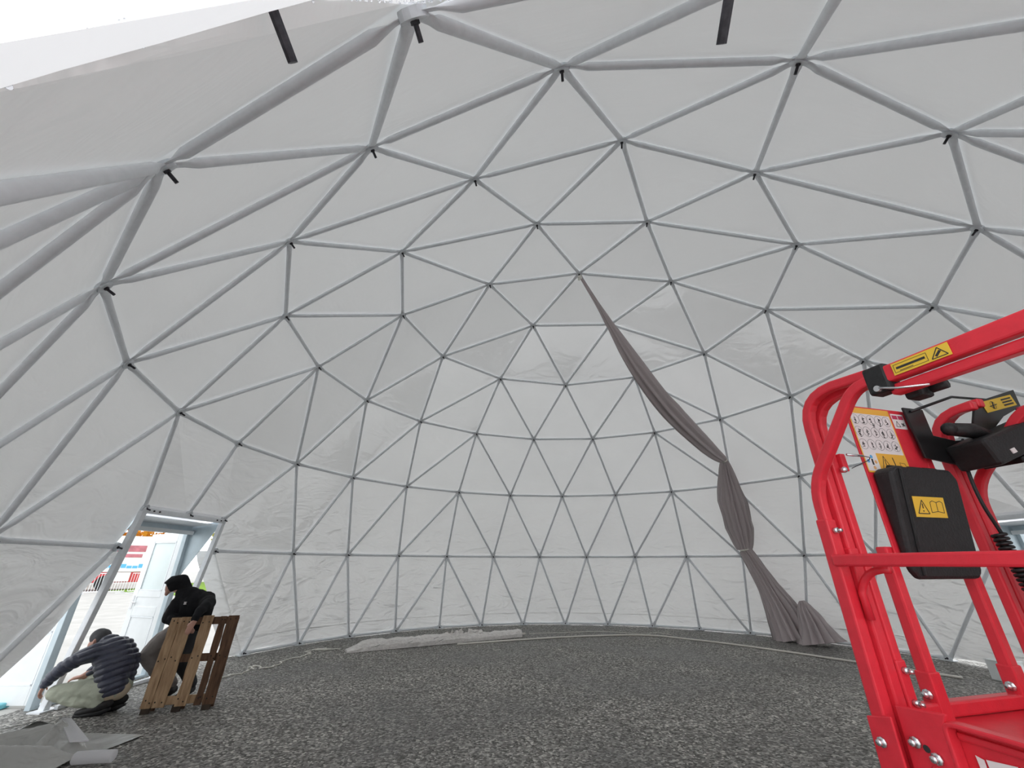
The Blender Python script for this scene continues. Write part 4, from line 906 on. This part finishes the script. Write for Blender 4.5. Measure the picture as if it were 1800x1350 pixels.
# ------------------------------------------------------------------ outside, seen through the doorways
def trailer(c, d):
    root = thing('trailer', 'white box trailer on a red chassis standing outside', 'trailer', tuple(c)); a = W(root); d = V(d).normalized(); s_ = V((-d.y, d.x, 0)); c = V(c); Z_ = Z
    if s_.dot(CAMP - c) < 0: s_ = -s_
    ax = (d, s_, Z_)
    a(MB().box(c + Z_ * 2.22, (9, 2.4, 2.25), ax), 'box_body', 'truck_white', bevel=.04)
    a(MB().box(c + Z_ * .78, (8.8, 2.3, .62), ax), 'chassis', 'truck_red', bevel=.03)
    for k in (-3.3, -2.2, 2.6): a(MB().tube([c + d * k + Z_ * .45 + s_ * 1.0, c + d * k + Z_ * .45 + s_ * 1.22], .45, 20), 'wheel', 'tyre')
    f = s_ * 1.205
    for z_ in (2.55, 2.10): a(MB().box(c + f + d * 3.1 + Z_ * z_, (2.2 if z_ > 2.3 else 2.0, .02, .40 if z_ > 2.3 else .22), ax), 'red_panel', 'panel_pink')
    for k in range(11): a(MB().box(c + f + d * (1.5 + k * .30) + Z_ * (1.42 + .05 * math.sin(k * 2.3)), (.26, .02, .16 + .08 * (k % 3 == 0)), ax), 'blue_mark', 'ink_blue')
    for k in range(4): a(MB().box(c + f + Z_ * (1.25 + k * .62), (9, .015, .015), ax), 'seam', 'galv')
    a(MB().box(c + f * 1.01 + d * 3.2 + Z_ * .80, (1.2, .03, .55), ax), 'tool_box', 'truck_white')
# view corridor through the west door runs towards (-.62, .78)
trailer((-29.2, 23.8, 0), (.75, .62, 0))
def fence(c, d, n_, label):
    root = thing('barrier_fence', label, 'fence', tuple(c)); a = W(root); d = V(d).normalized(); c = V(c)
    for k in range(n_):
        for t in range(18):
            p = c + d * (k * 2.2 + t * .12); a(MB().tube([p + Z * .12, p + Z * 1.08], .012, 5, False), 'bar', 'galv')
        for z_ in (.12, 1.08): a(MB().tube([c + d * (k * 2.2) + Z * z_, c + d * (k * 2.2 + 2.06) + Z * z_], .02, 6), 'rail', 'galv')
        for t in (.15, 1.9): p = c + d * (k * 2.2 + t); a(MB().box(p + Z * .03, (.06, .6, .04)), 'foot', 'galv')
fence((-24.6, 20.6, 0), (.75, .62, 0), 2, 'grey steel crowd barrier in front of the white trailer')
def tree(c, h_, rx, m, label, seed):
    root = thing('tree', label, 'tree', tuple(c), group=None or 'autumn trees outside'); a = W(root); rg_ = random.Random(seed); c = V(c)
    a(MB().tube([c, c + V((.1, 0, h_ * .35)), c + V((0, .1, h_ * .7))], .18, 8, True, [1, .8, .4]), 'trunk', 'bark', True)
    lv = MB()
    for i in range(2600):
        p = V((rg_.gauss(0, 1), rg_.gauss(0, 1), rg_.gauss(0, 1))).normalized() * (rg_.random() ** .45); q = c + V((p.x * rx, p.y * rx, h_ * .58 + p.z * h_ * .46))
        e = V((rg_.uniform(-1, 1), rg_.uniform(-1, 1), rg_.uniform(-1, 1))).normalized(); f_ = e.orthogonal().normalized(); s_ = rg_.uniform(.16, .34)
        lv.add([q - e * s_, q + f_ * s_ * .6, q + e * s_, q - f_ * s_ * .6], [(0, 1, 2, 3)])
    a(lv, 'crown', m, kind='stuff')
tree((-33, 31, 0), 8.5, 4.2, 'leaf_orange', 'orange autumn tree rising behind the white trailer', 1)
tree((-25, 38, 0), 7.5, 3.0, 'leaf_yellow', 'yellow green tree seen right of the open door', 2)
tree((-17, 40, 0), 7.0, 3.0, 'leaf_yellow', 'yellow green tree beyond the lawn', 5)
tree((24, 7.0, 0), 6.5, 3.6, 'leaf_orange', 'orange autumn tree outside the doorway behind the red lift', 3)
tree((26, -2.5, 0), 6.5, 3.6, 'leaf_orange', 'orange autumn tree beyond the far right doorway', 4)
gl = MB(); gl.add([(-26, 24.5, .012), (-8, 13, .012), (-6, 40, .012), (-30, 46, .012)], [(0, 1, 2, 3)]); o = gl.build('lawn', 'grass', None, kind='structure'); o['label'] = 'green lawn outside the doorway'; o['category'] = 'lawn'
